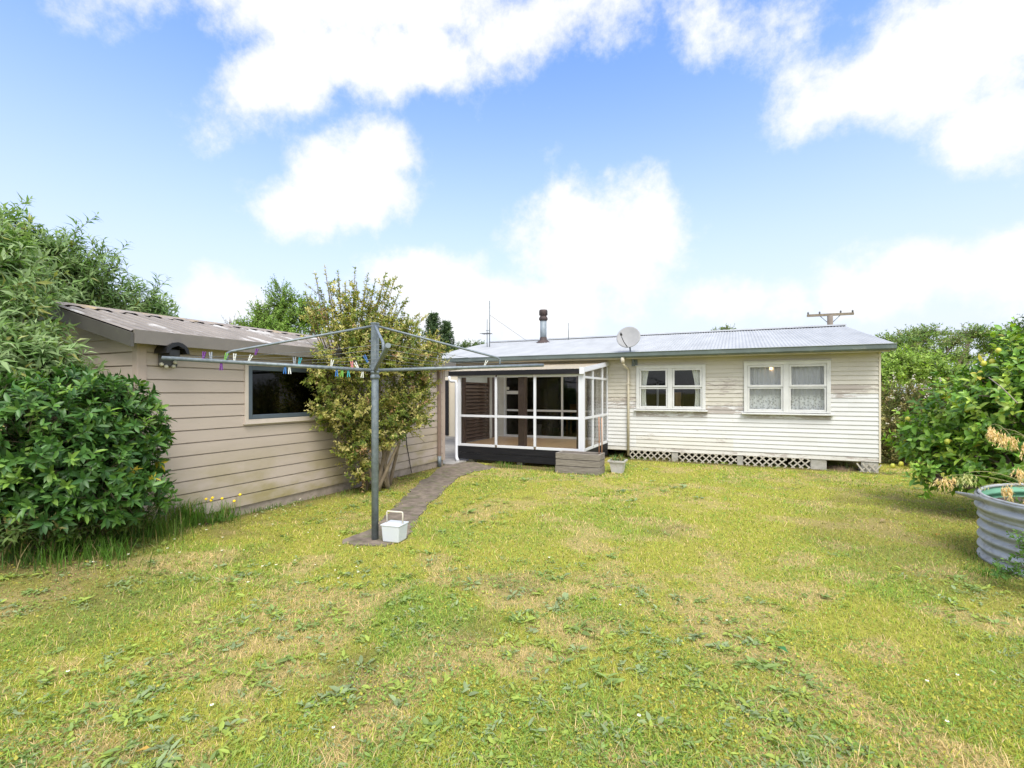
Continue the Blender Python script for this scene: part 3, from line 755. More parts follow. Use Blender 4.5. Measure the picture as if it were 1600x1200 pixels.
    for (a, b) in ((-2.42, -1.42), (-1.25, .02), (.16, 1.02), (1.06, 1.46)):
        l = MB(); s = .15; k = 0; tilt = rng.normal(0, .03)
        for sgn in (1, -1):
            x = a - .25
            while x < b + .25:
                xa, xb = (x, x + zb + .02) if sgn > 0 else (x + zb + .02, x)
                za_, zb_ = -.01 + rng.normal(0, .012), zb
                p, q = np.array((xa, za_)), np.array((xb, zb_))
                lo_t, hi_t = 0, 1
                for lim, up in ((a, False), (b, True)):
                    dx = q[0] - p[0]
                    t = (lim - p[0]) / dx
                    if (dx > 0) == up: hi_t = min(hi_t, t)
                    else: lo_t = max(lo_t, t)
                if hi_t - lo_t > .12:
                    A, B = p + (q - p) * lo_t, p + (q - p) * hi_t
                    yy = WY - .018 - (.006 if sgn > 0 else 0)
                    l.beam((A[0], yy, A[1]), (B[0], yy, B[1]), .007, .028, (0, -1, 0)) if False else l.beam((A[0], yy, A[1]), (B[0], yy, B[1]), .028, .006, (0, -1, 0))
                x += s
        l.build('lattice_panel', LATH, hs)
    for x, w in ((-1.335, .075), (.09, .065), (1.62, .15), (2.53, .15)): MB().box(x - w, x + w, WY + .0, WY + .25, -.05, .208).build('pile', PILE, hs, bevel=.012)
    l = MB()
    for k in range(3):
        l.beam((2.36 + .12 * k, WY - .02, -.01), (2.52 + .1 * k, WY - .02, .16), .028, .006, (0, -1, 0)); l.beam((2.66 - .12 * k, WY - .028, -.01), (2.5 - .1 * k, WY - .028, .17), .028, .006, (0, -1, 0))
    l.build('lattice_panel', LATH, hs)
    for (x, y) in [(a, b) for a in (-5.5, -3.6, -1.6, .4, 2.4) for b in (14.5, 17, 20)]: MB().box(x - .1, x + .1, y - .1, y + .1, -.05, .37).build('pile', PILE, hs)
    return hs
build_house()
# soft soil bank under the floor, between two piles, reads as the ground itself
b = MB(); b.ball((2.08, WY + .28, -.03), .30, 14, (1.1, .7, .36)); tag(b.build('soil', surf('bare_soil', (.22, .15, .10), (.13, .09, .06), 14, .95, bmp=.8)), kind='structure')

# things seen through the panes
def furniture():
    c = thing('dining_chair', 'honey coloured wooden chair standing inside behind the glazed doors', 'chair', (-4.25, 13.6, .42))
    MB().box(-4.46, -4.04, 13.4, 13.82, .84, .88).build('seat', WOODF, c)
    MB().box(-4.46, -4.04, 13.79, 13.83, 1.05, 1.30).build('backrest', WOODF, c)
    for x in (-4.45, -4.09):
        MB().box(x, x + .05, 13.4, 13.45, .42, .84).build('leg', WOODF, c); MB().box(x, x + .05, 13.785, 13.835, .42, 1.3).build('leg', WOODF, c)
    a = thing('armchair', 'blue upholstered armchair deep in the room behind the glazed doors', 'armchair', (-4.55, 14.8, .42))
    MB().box(-4.95, -4.2, 14.5, 15.2, .5, .85).build('seat', BLUEF, a, bevel=.05); MB().box(-4.95, -4.2, 15.05, 15.25, .85, 1.75).build('backrest', BLUEF, a, bevel=.06)
    for x in (-5.06, -4.2): MB().box(x, x + .11, 14.5, 15.2, .42, 1.05).build('armrest', BLUEF, a, bevel=.03)
    t = thing('dining_table', 'dark dining table inside behind the left glazed door', 'table', (-5.35, 13.7, .42))
    MB().box(-5.8, -4.8, 13.3, 14.2, 1.1, 1.15).build('tabletop', DKF, t)
    for x in (-5.74, -4.92):
        for y in (13.34, 14.1): MB().box(x, x + .06, y, y + .06, .42, 1.1).build('leg', DKF, t)
    h = thing('heater', 'small white heater on the floor inside the glazed doors', 'heater', (-5.08, 12.9, .42))
    MB().box(-5.14, -5.02, 12.84, 12.96, .44, .74).build('body', WHITE, h, bevel=.015); MB().box(-5.15, -5.01, 12.83, 12.97, .42, .44).build('base', WHITE, h)
    w = thing('wardrobe', 'orange brown wooden wardrobe seen through the open curtained window', 'wardrobe', (-1.35, 13.7, .42))
    MB().box(-1.62, -1.30, 13.4, 14.0, .42, 1.62).build('carcass', WOODF, w); MB().box(-1.455, -1.465 + .02, 13.392, 13.4, .46, 1.6).build('door_gap', DKF, w)
    MB().box(-1.62, -1.30, 13.4, 14.0, 1.62, 1.655).build('top', WOODF, w)
    p = thing('white_pole', 'thin white pole inside the open curtained window', 'lamp', (-1.86, 13.2, .42))  # plain pole put in for a white upright in the room, not a lamp
    MB().lathe([(.03, 0), (.03, 1.42)], (-1.86, 13.2, .45), 10).build('stem', WHITE, p); MB().lathe([(.14, 0), (.12, .03)], (-1.86, 13.2, .42), 16).build('base', WHITE, p)
    m, nt, pr, out = newmat('lit_bulb'); pr.inputs['Base Color'].default_value = (1, .8, .5, 1); pr.inputs['Emission Color'].default_value = (1, .62, .28, 1); pr.inputs['Emission Strength'].default_value = 2.2
    l = thing('pendant_lamp', 'small glowing warm bulb behind the lace curtained window', 'lamp', (.72, WY + .09, 2.2))
    MB().ball((.72, WY + .075, 2.185), .028, 12).build('bulb', m, l); MB().tube([(.72, WY + .075, 2.44), (.72, WY + .075, 2.21)], .004, 6).build('cord', DKF, l)
furniture()

# ------------------------------------------------------------------ SUNROOM
def roof_sheet():                                     # translucent fibreglass
    m, nt, p, out = newmat('cream_fibreglass_sheet')
    f, raw = noise_fac(nt, 3); c = mix(nt, f, (.78, .70, .56), (.70, .62, .48))
    nt.links.new(c, p.inputs['Base Color']); p.inputs['Roughness'].default_value = .5
    t = nt.nodes.new('ShaderNodeBsdfTranslucent'); nt.links.new(c, t.inputs[0])
    ms = nt.nodes.new('ShaderNodeMixShader'); ms.inputs[0].default_value = .6
    nt.links.new(p.outputs[0], ms.inputs[1]); nt.links.new(t.outputs[0], ms.inputs[2]); nt.links.new(ms.outputs[0], out.inputs[0])
    return m
def build_sunroom():
    r = thing('sunroom', 'white framed glass sunroom with black base boards built onto the house', 'sunroom', (-4.5, 11.2, 0))
    X0, X1, Y0, Y1 = -6.07, -2.97, 10.1, WY - .02
    zb, zm, zt = .40, 1.09, 2.02
    MB().box(X0 + .04, X1 - .04, Y0 + .03, Y1, .36, .415).build('floor', TAN, r)
    MB().box(X0, X1, Y0 - .012, Y0 + .02, .06, .215).build('base_board', BLACKP, r, bevel=.004); MB().box(X0, X1, Y0 - .016, Y0 + .02, .22, .372).build('base_board', BLACKP, r, bevel=.004)
    MB().box(X1 - .02, X1 + .012, Y0 + .022, Y1, .06, .215).build('base_board', BLACKP, r, bevel=.004); MB().box(X1 - .02, X1 + .016, Y0 + .022, Y1, .22, .372).build('base_board', BLACKP, r, bevel=.004)
    for x in (X0 + .3, -4.5, X1 - .3): MB().box(x - .07, x + .07, Y0 + .1, Y0 + .24, -.03, .36).build('pile', PILE, r)
    # front frame
    cols = [X0, -5.05, -4.08, X1]
    f = MB()
    def vbar(mb, x, y, z0, z1, w, t=.05): mb.box(x - w / 2, x + w / 2, y - t / 2, y + t / 2, z0, z1)
    f.box(X0, X0 + .075, Y0 - .03, Y0 + .03, zb - .03, zt + .04); f.box(X1 - .095, X1 - .04, Y0 - .035, Y0 + .035, zb - .03, zt + .05)
    for x in cols[1:3]: vbar(f, x, Y0, zb + .03, zt - .02, .055)
    spans = [(X0 + .075, -5.0775), (-5.0225, -4.1075), (-4.0525, X1 - .095)]
    for a, b in spans: f.box(a, b, Y0 - .022, Y0 + .022, zb - .028, zb + .03); f.box(a, b, Y0 - .02, Y0 + .02, zm - .027, zm + .027); f.box(a, b, Y0 - .022, Y0 + .022, zt - .02, zt + .035)
    fr = f.build('front_frame', ALU, r, bevel=.004)
    for a, b in spans:
        MB().box(a - .004, b + .004, Y0 - .003, Y0 + .003, zb + .026, zm - .023).build('pane', GLASS, fr); MB().box(a - .004, b + .004, Y0 - .003, Y0 + .003, zm + .023, zt - .016).build('pane', GLASS, fr)
    # side frame, its top following the roof slope
    s = MB(); ys = [Y0, 10.86, 11.74, Y1]
    top = lambda y: 2.06 + (y - Y0) * .115
    s.prism([(Y0 - .035, zb - .03), (Y0 + .05, zb - .03), (Y0 + .05, 2.06), (Y0 - .035, 2.05)], 'x', X1 - .038, X1 + .03)
    for y in ys[1:3]: s.prism([(y - .025, zb + .03), (y + .025, zb + .03), (y + .025, top(y)), (y - .025, top(y))], 'x', X1 - .022, X1 + .022)
    s.prism([(Y1 - .05, zb + .03), (Y1, zb + .03), (Y1, top(Y1)), (Y1 - .05, top(Y1))], 'x', X1 - .022, X1 + .022)
    yy = [(Y0 + .05, 10.835), (10.885, 11.715), (11.765, Y1 - .05)]
    for a, b in yy:
        s.box(X1 - .018, X1 + .018, a, b, zb - .028, zb + .03).box(X1 - .018, X1 + .018, a, b, zm - .027, zm + .027).box(X1 - .018, X1 + .018, a, b, 1.955, 2.005)
    sf = s.build('side_frame', ALU, r, bevel=.003)
    for a, b in yy:
        for (p, q) in ((zb + .026, zm - .023), (zm + .023, 1.96)): MB().box(X1 - .003, X1 + .003, a - .004, b + .004, p, q).build('pane', GLASS, sf)
        MB().prism([(a - .004, 2.0), (b + .004, 2.0), (b + .004, top(b)), (a - .004, top(a))], 'x', X1 - .003, X1 + .003).build('pane', GLASS, sf)
    # roof
    n = 160; xs = np.linspace(X0 - .2, X1 + .02, n); wv = .008 * np.sin(xs * 2 * PI / .076)
    V = np.concatenate([np.stack([xs, np.full(n, y), 2.17 + (y - Y0) * .108 + wv], 1) for y in (Y0 - .09, 11.2, Y1 - .005)]) - BASE[r.name]
    i = np.concatenate([np.arange(n - 1), n + np.arange(n - 1)])
    rf = link('roof', np_mesh('roof', V, np.stack([i, i + 1, i + n + 1, i + n], 1), smooth=True), roof_sheet(), r)
    MB().box(X0 - .22, X1 - .05, Y0 - .09, Y0 - .06, 2.045, 2.155).build('fascia', BLACKP, r)
    fl = MB()
    for k in range(3):
        z = 2.075 + k * .035
        fl.prism([(Y0 - .1, z), (Y1 - .01, z + .25), (Y1 - .01, z + .283), (Y0 - .1, z + .033)], 'x', X1 + .02 - .004 * k, X1 + .055 - .012 * k)
    fl.box(X1 - .05, X1 + .06, Y0 - .115, Y0 - .09, 2.04, 2.19)
    fl.build('side_flashing', ALU, r)
    for x in (X0 + .06, -5.05, -4.08, X1 - .06): MB().prism([(Y0 - .05, 2.07), (Y1 - .01, 2.30), (Y1 - .01, 2.38), (Y0 - .05, 2.14)], 'x', x - .025, x + .025).build('rafter', CREAM, r)
    # posts and the brown slatted screen
    MB().box(-4.53, -4.37, 10.18, 10.34, .415, 2.08).build('post', BROWN, r, bevel=.006)
    MB().box(X1 - .17, X1 - .05, 10.17, 10.29, .415, 2.08).build('post', BROWN, r, bevel=.006)
    MB().box(X0 + .01, X0 + .12, Y0 + .035, Y0 + .16, .415, 2.08).build('post', BROWN, r, bevel=.006)
    MB().box(X0 - .02, X0 + .10, 11.93, 12.06, .03, 2.2).build('post', BROWN, r, bevel=.006)
    sc = MB(); z = .44
    while z < 1.80: sc.prism([(X0 + .05, z), (X0 + .095, z), (X0 + .06, z + .066), (X0 + .03, z + .066)], 'y', 10.27, 11.52); z += .088
    sc.box(X0 + .02, X0 + .10, 10.262, 10.30, .42, 2.1).box(X0 + .02, X0 + .10, 11.5, 11.55, .42, 2.1).box(X0 + .02, X0 + .09, 10.3, 11.5, 1.86, 1.90).box(X0 + .02, X0 + .09, 10.3, 11.5, 2.06, 2.1)
    sc.box(X0 + .0, X0 + .012, 10.3, 11.5, .42, 1.86); sl = sc.build('slatted_screen', BROWN, r)
    MB().box(X0 + .045, X0 + .055, 10.3, 11.5, 1.90, 2.06).build('pane', FROST, sl)
    dp = MB().tube([(X0 - .20, Y0 - .07, 2.04), (X0 - .20, Y0 - .07, 1.95), (X0 - .17, Y0 - .06, 1.92), (X0 - .045, Y0 - .03, 1.915), (X0 - .035, Y0 - .03, 1.86), (X0 - .035, Y0 - .03, .17), (X0 + .0, Y0 - .07, .08), (X0 + .1, Y0 - .18, .03)], .036, 12)
    dp.build('downpipe', ALU, r)
build_sunroom()

# ------------------------------------------------------------------ GARAGE
GX, GY0, GY1, GXB = -6.02, 3.17, 9.37, -9.1
def rib_tone():                                       # darker tone in the valleys between the ribs
    m = ROOFB; nt = m.node_tree; p = [n for n in nt.nodes if n.type == 'BSDF_PRINCIPLED'][0]
    src = p.inputs['Base Color'].links[0].from_socket
    tc = nt.nodes.new('ShaderNodeTexCoord'); sp = nt.nodes.new('ShaderNodeSeparateXYZ'); nt.links.new(tc.outputs['Object'], sp.inputs[0])
    w = mth(nt, 'SINE', mth(nt, 'MULTIPLY', sp.outputs[1], 2 * PI / .15))
    v = nt.nodes.new('ShaderNodeMapRange'); v.inputs['From Min'].default_value = .3; v.inputs['From Max'].default_value = -.7; nt.links.new(w, v.inputs['Value'])
    f, _ = noise_fac(nt, 5, stretch=(.3, 1, 1), lo=.3, hi=.6)
    nt.links.new(mix(nt, mth(nt, 'MULTIPLY', mth(nt, 'MULTIPLY', v.outputs[0], f), .75), src, (.085, .066, .055)), p.inputs['Base Color'])
rib_tone()
def build_garage():
    g = thing('garage', 'taupe weatherboard garage with brown corrugated roof and dark window', 'garage', (-7.5, 6.3, 0))
    WN = (4.44, 5.95, 1.235, 2.06)
    colf = lambda a, b, z: tuple(np.array((.465, .39, .33)) * (1 + rng.normal(0, .012))) + (.12,)
    w = MB()
    boards(w, GY0, GY1, .13, 2.26, .152, lambda x, o, z: (GX + o, x, z), [WN], .016, colf, 3.2, True)
    boards(w, GXB, GX, .13, 2.35, .152, lambda x, o, z: (x, GY0 - o, z), [], .016, colf, 9, True)
    boards(w, GXB, GX, .13, 2.35, .152, lambda x, o, z: (x, GY1 + o, z), [], .020, colf, 9)
    boards(w, GY0, GY1, .13, 2.26, .152, lambda x, o, z: (GXB - o, x, z), [], .020, colf, 9)
    w.cur = (.44, .36, .30, 0)
    for y in (GY0, GY1): w.prism([(GXB, 2.2), (GX, 2.2), (-7.56, 2.62)], 'y', y - .005, y + .005)
    w.build('wall', SHEDB, g, fix=False)
    MB().box(GXB, GX - .008, GY0 + .006, GY1 - .006, 0 - .05, .14).build('plinth', PLINTH, g)
    for (x, y) in ((GX, GY0), (GX, GY1)):
        s = -1 if y == GY0 else 1
        c = MB().box(GX - .07, GX + .028, min(y, y + s * .028), max(y, y + s * .028), .12, 2.24).box(GX + .001, GX + .028, min(y, y - s * .07), max(y, y - s * .07), .12, 2.24)
        c.build('corner_board', TAUPE, g, bevel=.003)
    # roof
    y0, y1, ex, rx = 3.0, 9.55, -5.83, -7.56; ez, rz = 2.305, 2.735
    n = int((y1 - y0) / .15 * 12); ys = np.linspace(y0, y1, n); wv = .013 * np.tanh(2.2 * np.sin(ys * 2 * PI / .15))
    Vs, Fs = [], []
    for (xa, za, xb, zb) in ((ex, ez, rx, rz), (rx, rz, -9.29, ez)):
        o = len(Vs) * n
        for t in (0, .5, 1): Vs.append(np.stack([np.full(n, xa + (xb - xa) * t), ys, za + (zb - za) * t + wv], 1))
        for r in range(2): i = o + r * n + np.arange(n - 1); Fs.append(np.stack([i, i + 1, i + n + 1, i + n], 1))
    rf = link('roof', np_mesh('roof', np.concatenate(Vs) - BASE[g.name], np.concatenate(Fs), smooth=True), ROOFB, g)
    rc = MB()
    for s in (-1, 1):                                     # scalloped ridge cap
        m = int((y1 - y0) / .038); yy = np.linspace(y0 - .02, y1 + .02, m)
        top = [(rx, y, rz + .034) for y in yy]; bot = [(rx + s * .15, y, rz - .028 + (.015 if (k // 4) % 2 else 0)) for k, y in enumerate(yy)]
        rc.add(top + bot, [(k, k + 1, m + k + 1, m + k) for k in range(m - 1)])
    rc.build('ridge_cap', RIDGEB, rf)
    sl = (rz - ez) / (rx - ex)
    bb = MB()
    for s, (xa, xb) in ((1, (ex + .02, rx)), (-1, (rx, -9.31))):
        za = ez - .02 if s == 1 else rz - .02; zb = rz - .02 if s == 1 else ez - .02
        bb.add([(xa, y, z) for y in (y0 - .012, y0 + .018) for z in (za, za - .15)] + [(xb, y, z) for y in (y0 - .012, y0 + .018) for z in (zb, zb - .15)],
               [(0, 1, 5, 4), (2, 6, 7, 3), (0, 4, 6, 2), (1, 3, 7, 5), (0, 2, 3, 1), (4, 5, 7, 6)])
    bb.build('bargeboard', FASCG, g)
    MB().box(ex + .002, ex + .03, y0 + .02, y1, 2.175, 2.322).build('fascia', FASCL, g)
    MB().box(GX, ex - .022, y0 + .02, y1, 2.235, 2.25).build('soffit', FASCL, g)
    MB().box(GXB, GX - .02, GY0 + .03, GY1 - .03, 2.2, 2.22).build('ceiling', DKF, g)
    # window
    a, b, z0, z1 = WN
    c = MB().box(GX - .05, GX + .035, a, a + .05, z0, z1).box(GX - .05, GX + .035, b - .05, b, z0, z1).box(GX - .05, GX + .035, a + .05, b - .05, z0, z0 + .045).box(GX - .05, GX + .035, a + .05, b - .05, z1 - .045, z1).box(GX - .04, GX + .055, a - .02, b + .02, z0 - .02, z0 - .001)
    wn = c.build('window', BEIGE, g, bevel=.003)
    f = MB(); p, q, r, s = a + .052, b - .052, z0 + .047, z1 - .047
    f.box(GX - .04, GX + .03, p, p + .06, r, s).box(GX - .04, GX + .03, q - .06, q, r, s).box(GX - .04, GX + .03, p + .06, q - .06, r, r + .06).box(GX - .04, GX + .03, p + .06, q - .06, s - .06, s)
    f.build('frame', SLATE, wn, bevel=.006)
    MB().box(GX - .005, GX + .001, p + .055, q - .055, r + .055, s - .055).build('pane', glassmat('dark_glass', (.3, .3, .3), .8), wn)
    inn = MB().box(GX - 1.2, GX - 1.15, 3.3, 9.2, .1, 2.2).box(GX - 1.2, GX - .03, 3.3, 3.33, .1, 2.2).box(GX - 1.2, GX - .03, 9.2, 9.23, .1, 2.2)
    inn.build('interior_wall', DKF, g)
    dp = MB().box(GX + .03, GX + .09, GY1 - .29, GY1 - .22, .2, 2.2); dpo = dp.build('downpipe', TAUPED, g, bevel=.006)
    MB().tube([(GX + .06, GY1 - .255, .24), (GX + .06, GY1 - .255, .0)], .042, 12).build('pipe_foot', STEEL, dpo)
    MB().tube([(GX + .03, 7.95, .85), (GX + .028, 7.98, .6), (GX + .03, 8.06, .3), (GX + .04, 8.12, .01)], .007, 6).build('cable', BLKG, g)
    # carton on a shelf just behind the window glass
    cb = thing('carton', 'pale carton standing inside the dark garage window', 'box', (-6.45, 4.95, 1.3))
    MB().box(-6.7, -6.45, 4.75, 5.0, 1.30, 1.72).build('body', surf('pale_card', (.25, .25, .25), None, 4, .8), cb); MB().box(-6.8, -6.35, 4.5, 5.5, 1.27, 1.298).build('shelf', surf('pale_shelf', (.2, .2, .2), None, 4, .8), cb)
    # security light
    L = thing('security_light', 'black hooded security light on the garage wall beside the corner board', 'light', (GX + .05, 3.45, 2.05))
    MB().box(GX + .018, GX + .05, 3.36, 3.56, 1.95, 2.10).build('base_plate', GRIM, L, bevel=.01)
    hd = MB(); prof = []
    for k in range(9):
        t = PI * k / 8; prof.append((3.44 + .13 * math.cos(t), 2.09 + .13 * math.sin(t)))
    hd.prism(prof + [(3.34, 2.09), (3.37, 2.15), (3.44, 2.18), (3.51, 2.15), (3.54, 2.09)], 'x', GX + .03, GX + .26); hd.build('hood', BLKG, L)
    MB().box(GX + .05, GX + .2, 3.38, 3.50, 2.06, 2.14).build('lamp_head', DARKM, L, bevel=.01)
    for (y, z) in ((3.37, 1.97), (3.42, 1.945), (3.50, 1.95), (3.52, 2.0)): MB().ball((GX + .07, y, z), .024, 8).build('sensor_knob', surf('cream_knob', (.55, .52, .40), None, 8, .6), L)
build_garage()

# ------------------------------------------------------------------ CLOTHESLINE
MASTC = at(586, 843, 5.45); MX, MY = MASTC[0], MASTC[1]
def camdir(r, f): return np.array((r * CS - f * SN, r * SN + f * CS, 0.0))
ARMS = [camdir(-.949, -.314), camdir(.314, -.949), camdir(.949, .314), camdir(-.314, .949)]
AL, AZ0, AZ1 = 2.03, 1.895, 1.99
def armpt(k, t):
    p = np.array((MX, MY, 0)) + ARMS[k] * AL * t; p[2] = AZ0 + (AZ1 - AZ0) * t; return p
def build_line():
    c = thing('rotary_clothesline', 'tall galvanised rotary clothesline with four arms on a single mast', 'clothesline', (MX, MY, 0))
    MB().lathe([(.039, -.1), (.039, 1.84), (.036, 1.845)], (MX, MY, 0), 16).build('mast', STEEL, c)
    MB().lathe([(.047, 0), (.052, .01), (.052, .035), (.042, .04), (.042, .06), (.05, .065), (.05, .085), (.035, .09)], (MX, MY, 1.80), 16).build('collar', STEEL, c)
    MB().box(MX - .033, MX + .033, MY - .033, MY + .033, 1.89, 2.42).box(MX - .037, MX + .037, MY - .037, MY + .037, 2.41, 2.43).build('head_post', STEEL, c, bevel=.006)
    for k in range(4):
        MB().tube([armpt(k, .015), armpt(k, .5), armpt(k, 1)], .020, 10).build('arm', STEEL, c)
        a = np.array((MX, MY, 2.39)) + ARMS[k] * .035; e = armpt(k, .72); up = e.copy(); up[2] += .10
        d = (up - a); q = up - d / np.linalg.norm(d) * .04
        MB().tube([a, a + d * .5, q, up + np.array((0, 0, -.012)), up + np.array((0, 0, -.04)), e], .0125, 8).build('stay', STEEL, c)
    for t in (.34, .5, .66, .82, .97):
        w = MB()
        for k in range(4):
            p, q = armpt(k, t), armpt((k + 1) % 4, t); p[2] += .02; q[2] += .02
            m = (p + q) / 2; m[2] -= .035 * t
            w.tube([p, (p + m) / 2 - np.array((0, 0, .008)), m, (q + m) / 2 - np.array((0, 0, .008)), q], .0016, 4)
        w.build('line', WIRE, c)
build_line()
PEGC = {}
def pegmat(c):
    if c not in PEGC: PEGC[c] = surf('peg_plastic_%d' % len(PEGC), c, tuple(v * .85 for v in c), 30, .4, bmp=0)
    return PEGC[c]
def peg(px, up, c, label, tilt=0, k=0, d=None, py=None, s=1.0):
    # a point on the arm under this pixel, the peg gripping the line beside it
    if d is None:
        best = min(np.linspace(.02, 1, 400), key=lambda t: abs(CX + F * (np.dot(armpt(k, t)[:2], (CS, SN)) / np.dot(armpt(k, t)[:2], (-SN, CS))) - px))
        p = armpt(k, best)
    else: p = at(px, py, d)
    p[2] += .012 if up else -.012
    r = thing('clothes_peg', label, 'clothes peg', p, 'clothes pegs on the rotary line')
    r.rotation_euler = (0 if up else PI, math.radians(tilt), TH)
    L = .078 * s
    for sg in (-1, 1):
        m = MB(); m.prism([(sg * .002, 0), (sg * .009, 0), (sg * .011, L * .4), (sg * .016, L), (sg * .008, L), (sg * .003, L * .4)], 'y', -.006 * s, .006 * s)
        me = m.build('jaw', pegmat(c), None); me.parent = r
    m = MB(); m.tube([(-.0095, 0, L * .38), (.0095, 0, L * .38)], .0045, 8); me = m.build('spring', WIRE, None); me.parent = r
PUR, BLU, TEA, WHT, GRN, PNK, GRY = (.16, .03, .26), (.03, .16, .48), (.04, .36, .42), (.75, .76, .72), (.18, .45, .06), (.62, .20, .22), (.30, .33, .38)
for a in [(318, True, PUR, 'purple peg standing upright on the clothesline arm nearest its outer end', 8), (330, True, GRY, 'pale grey peg beside the outermost upright purple peg', -4),
          (346, False, PUR, 'purple peg hanging under the clothesline arm at the foot of the stay', 0), (352, True, GRN, 'small lime green peg beside the foot of the stay', 15),
          (366, True, WHT, 'white peg alone on the arm, between lime green peg and garage window', 5), (388, True, WHT, 'white peg on the arm at the top left corner of the garage window', 25),
          (446, False, BLU, 'blue peg hanging in front of the dark garage window', 4), (452, False, WHT, 'white peg hanging against the blue peg before the garage window', -3),
          (460, True, GRY, 'grey peg standing between the white hanging peg and a teal one', 0), (467, True, TEA, 'teal peg standing on the arm where the window meets the shrub', 12),
          (518, True, WHT, 'white peg on the arm in front of the shrub, left of the blue hanging peg', 10), (526, False, BLU, 'short blue peg hanging under the arm in front of the shrub', 0),
          (535, False, GRN, 'bright green peg hanging between a blue and a teal peg', 5), (544, False, TEA, 'teal peg hanging under the arm close to the mast', -4),
          (551, True, PNK, 'pink peg standing tall on the arm near the mast', -8), (560, True, WHT, 'white peg leaning beside the pink peg', -28), (567, False, WHT, 'white peg hanging under the arm next to the mast', 6)]: peg(*a)
peg(399, True, PUR, 'purple peg clipped up on the line in front of the garage fascia', 18, d=5.9, py=556)
peg(575, True, BLU, 'big bright blue peg tilted on the line right beside the mast', -28, d=5.7, py=568, s=1.25)
peg(757, True, WHT, 'white peg on the right hand arm near the sunroom', 25, k=2)

def build_basket():
    b0 = gnd(615, 846); bx, by = b0[0], b0[1] + .02
    r = thing('peg_basket', 'white plastic peg basket with tall handle at the mast foot', 'basket', (bx, by, 0))
    # turned with the view of the photograph: two faces show
    ca, sa = math.cos(.12), math.sin(.12); R = lambda u, v, z: (bx + u * ca - v * sa, by + u * sa + v * ca, z)
    def frustum(mb, a, b, z0, z1, cap0=True, cap1=True):
        v = [R(x, y, z0) for x, y in ((-a[0], -a[1]), (a[0], -a[1]), (a[0], a[1]), (-a[0], a[1]))] + [R(x, y, z1) for x, y in ((-b[0], -b[1]), (b[0], -b[1]), (b[0], b[1]), (-b[0], b[1]))]
        f = [(0, 1, 5, 4), (1, 2, 6, 5), (2, 3, 7, 6), (3, 0, 4, 7)]
        if cap0: f.append((3, 2, 1, 0))
        if cap1: f.append((4, 5, 6, 7))
        mb.add(v, f)
    m = MB(); frustum(m, (.098, .09), (.112, .102), .008, .195); m.build('body', WHP, r, bevel=.012)
    m = MB(); frustum(m, (.118, .108), (.118, .108), .187, .20); m.build('lid', WHP, r, bevel=.005)
    h = MB(); h.tube([R(-.1, .0, .19), R(-.1, .0, .315), R(-.092, .0, .325), R(.092, 0, .325), R(.1, 0, .315), R(.1, 0, .19)], .009, 8); h.build('handle', surf('ivory_handle', (.66, .60, .50), None, 8, .5), r)
build_basket()

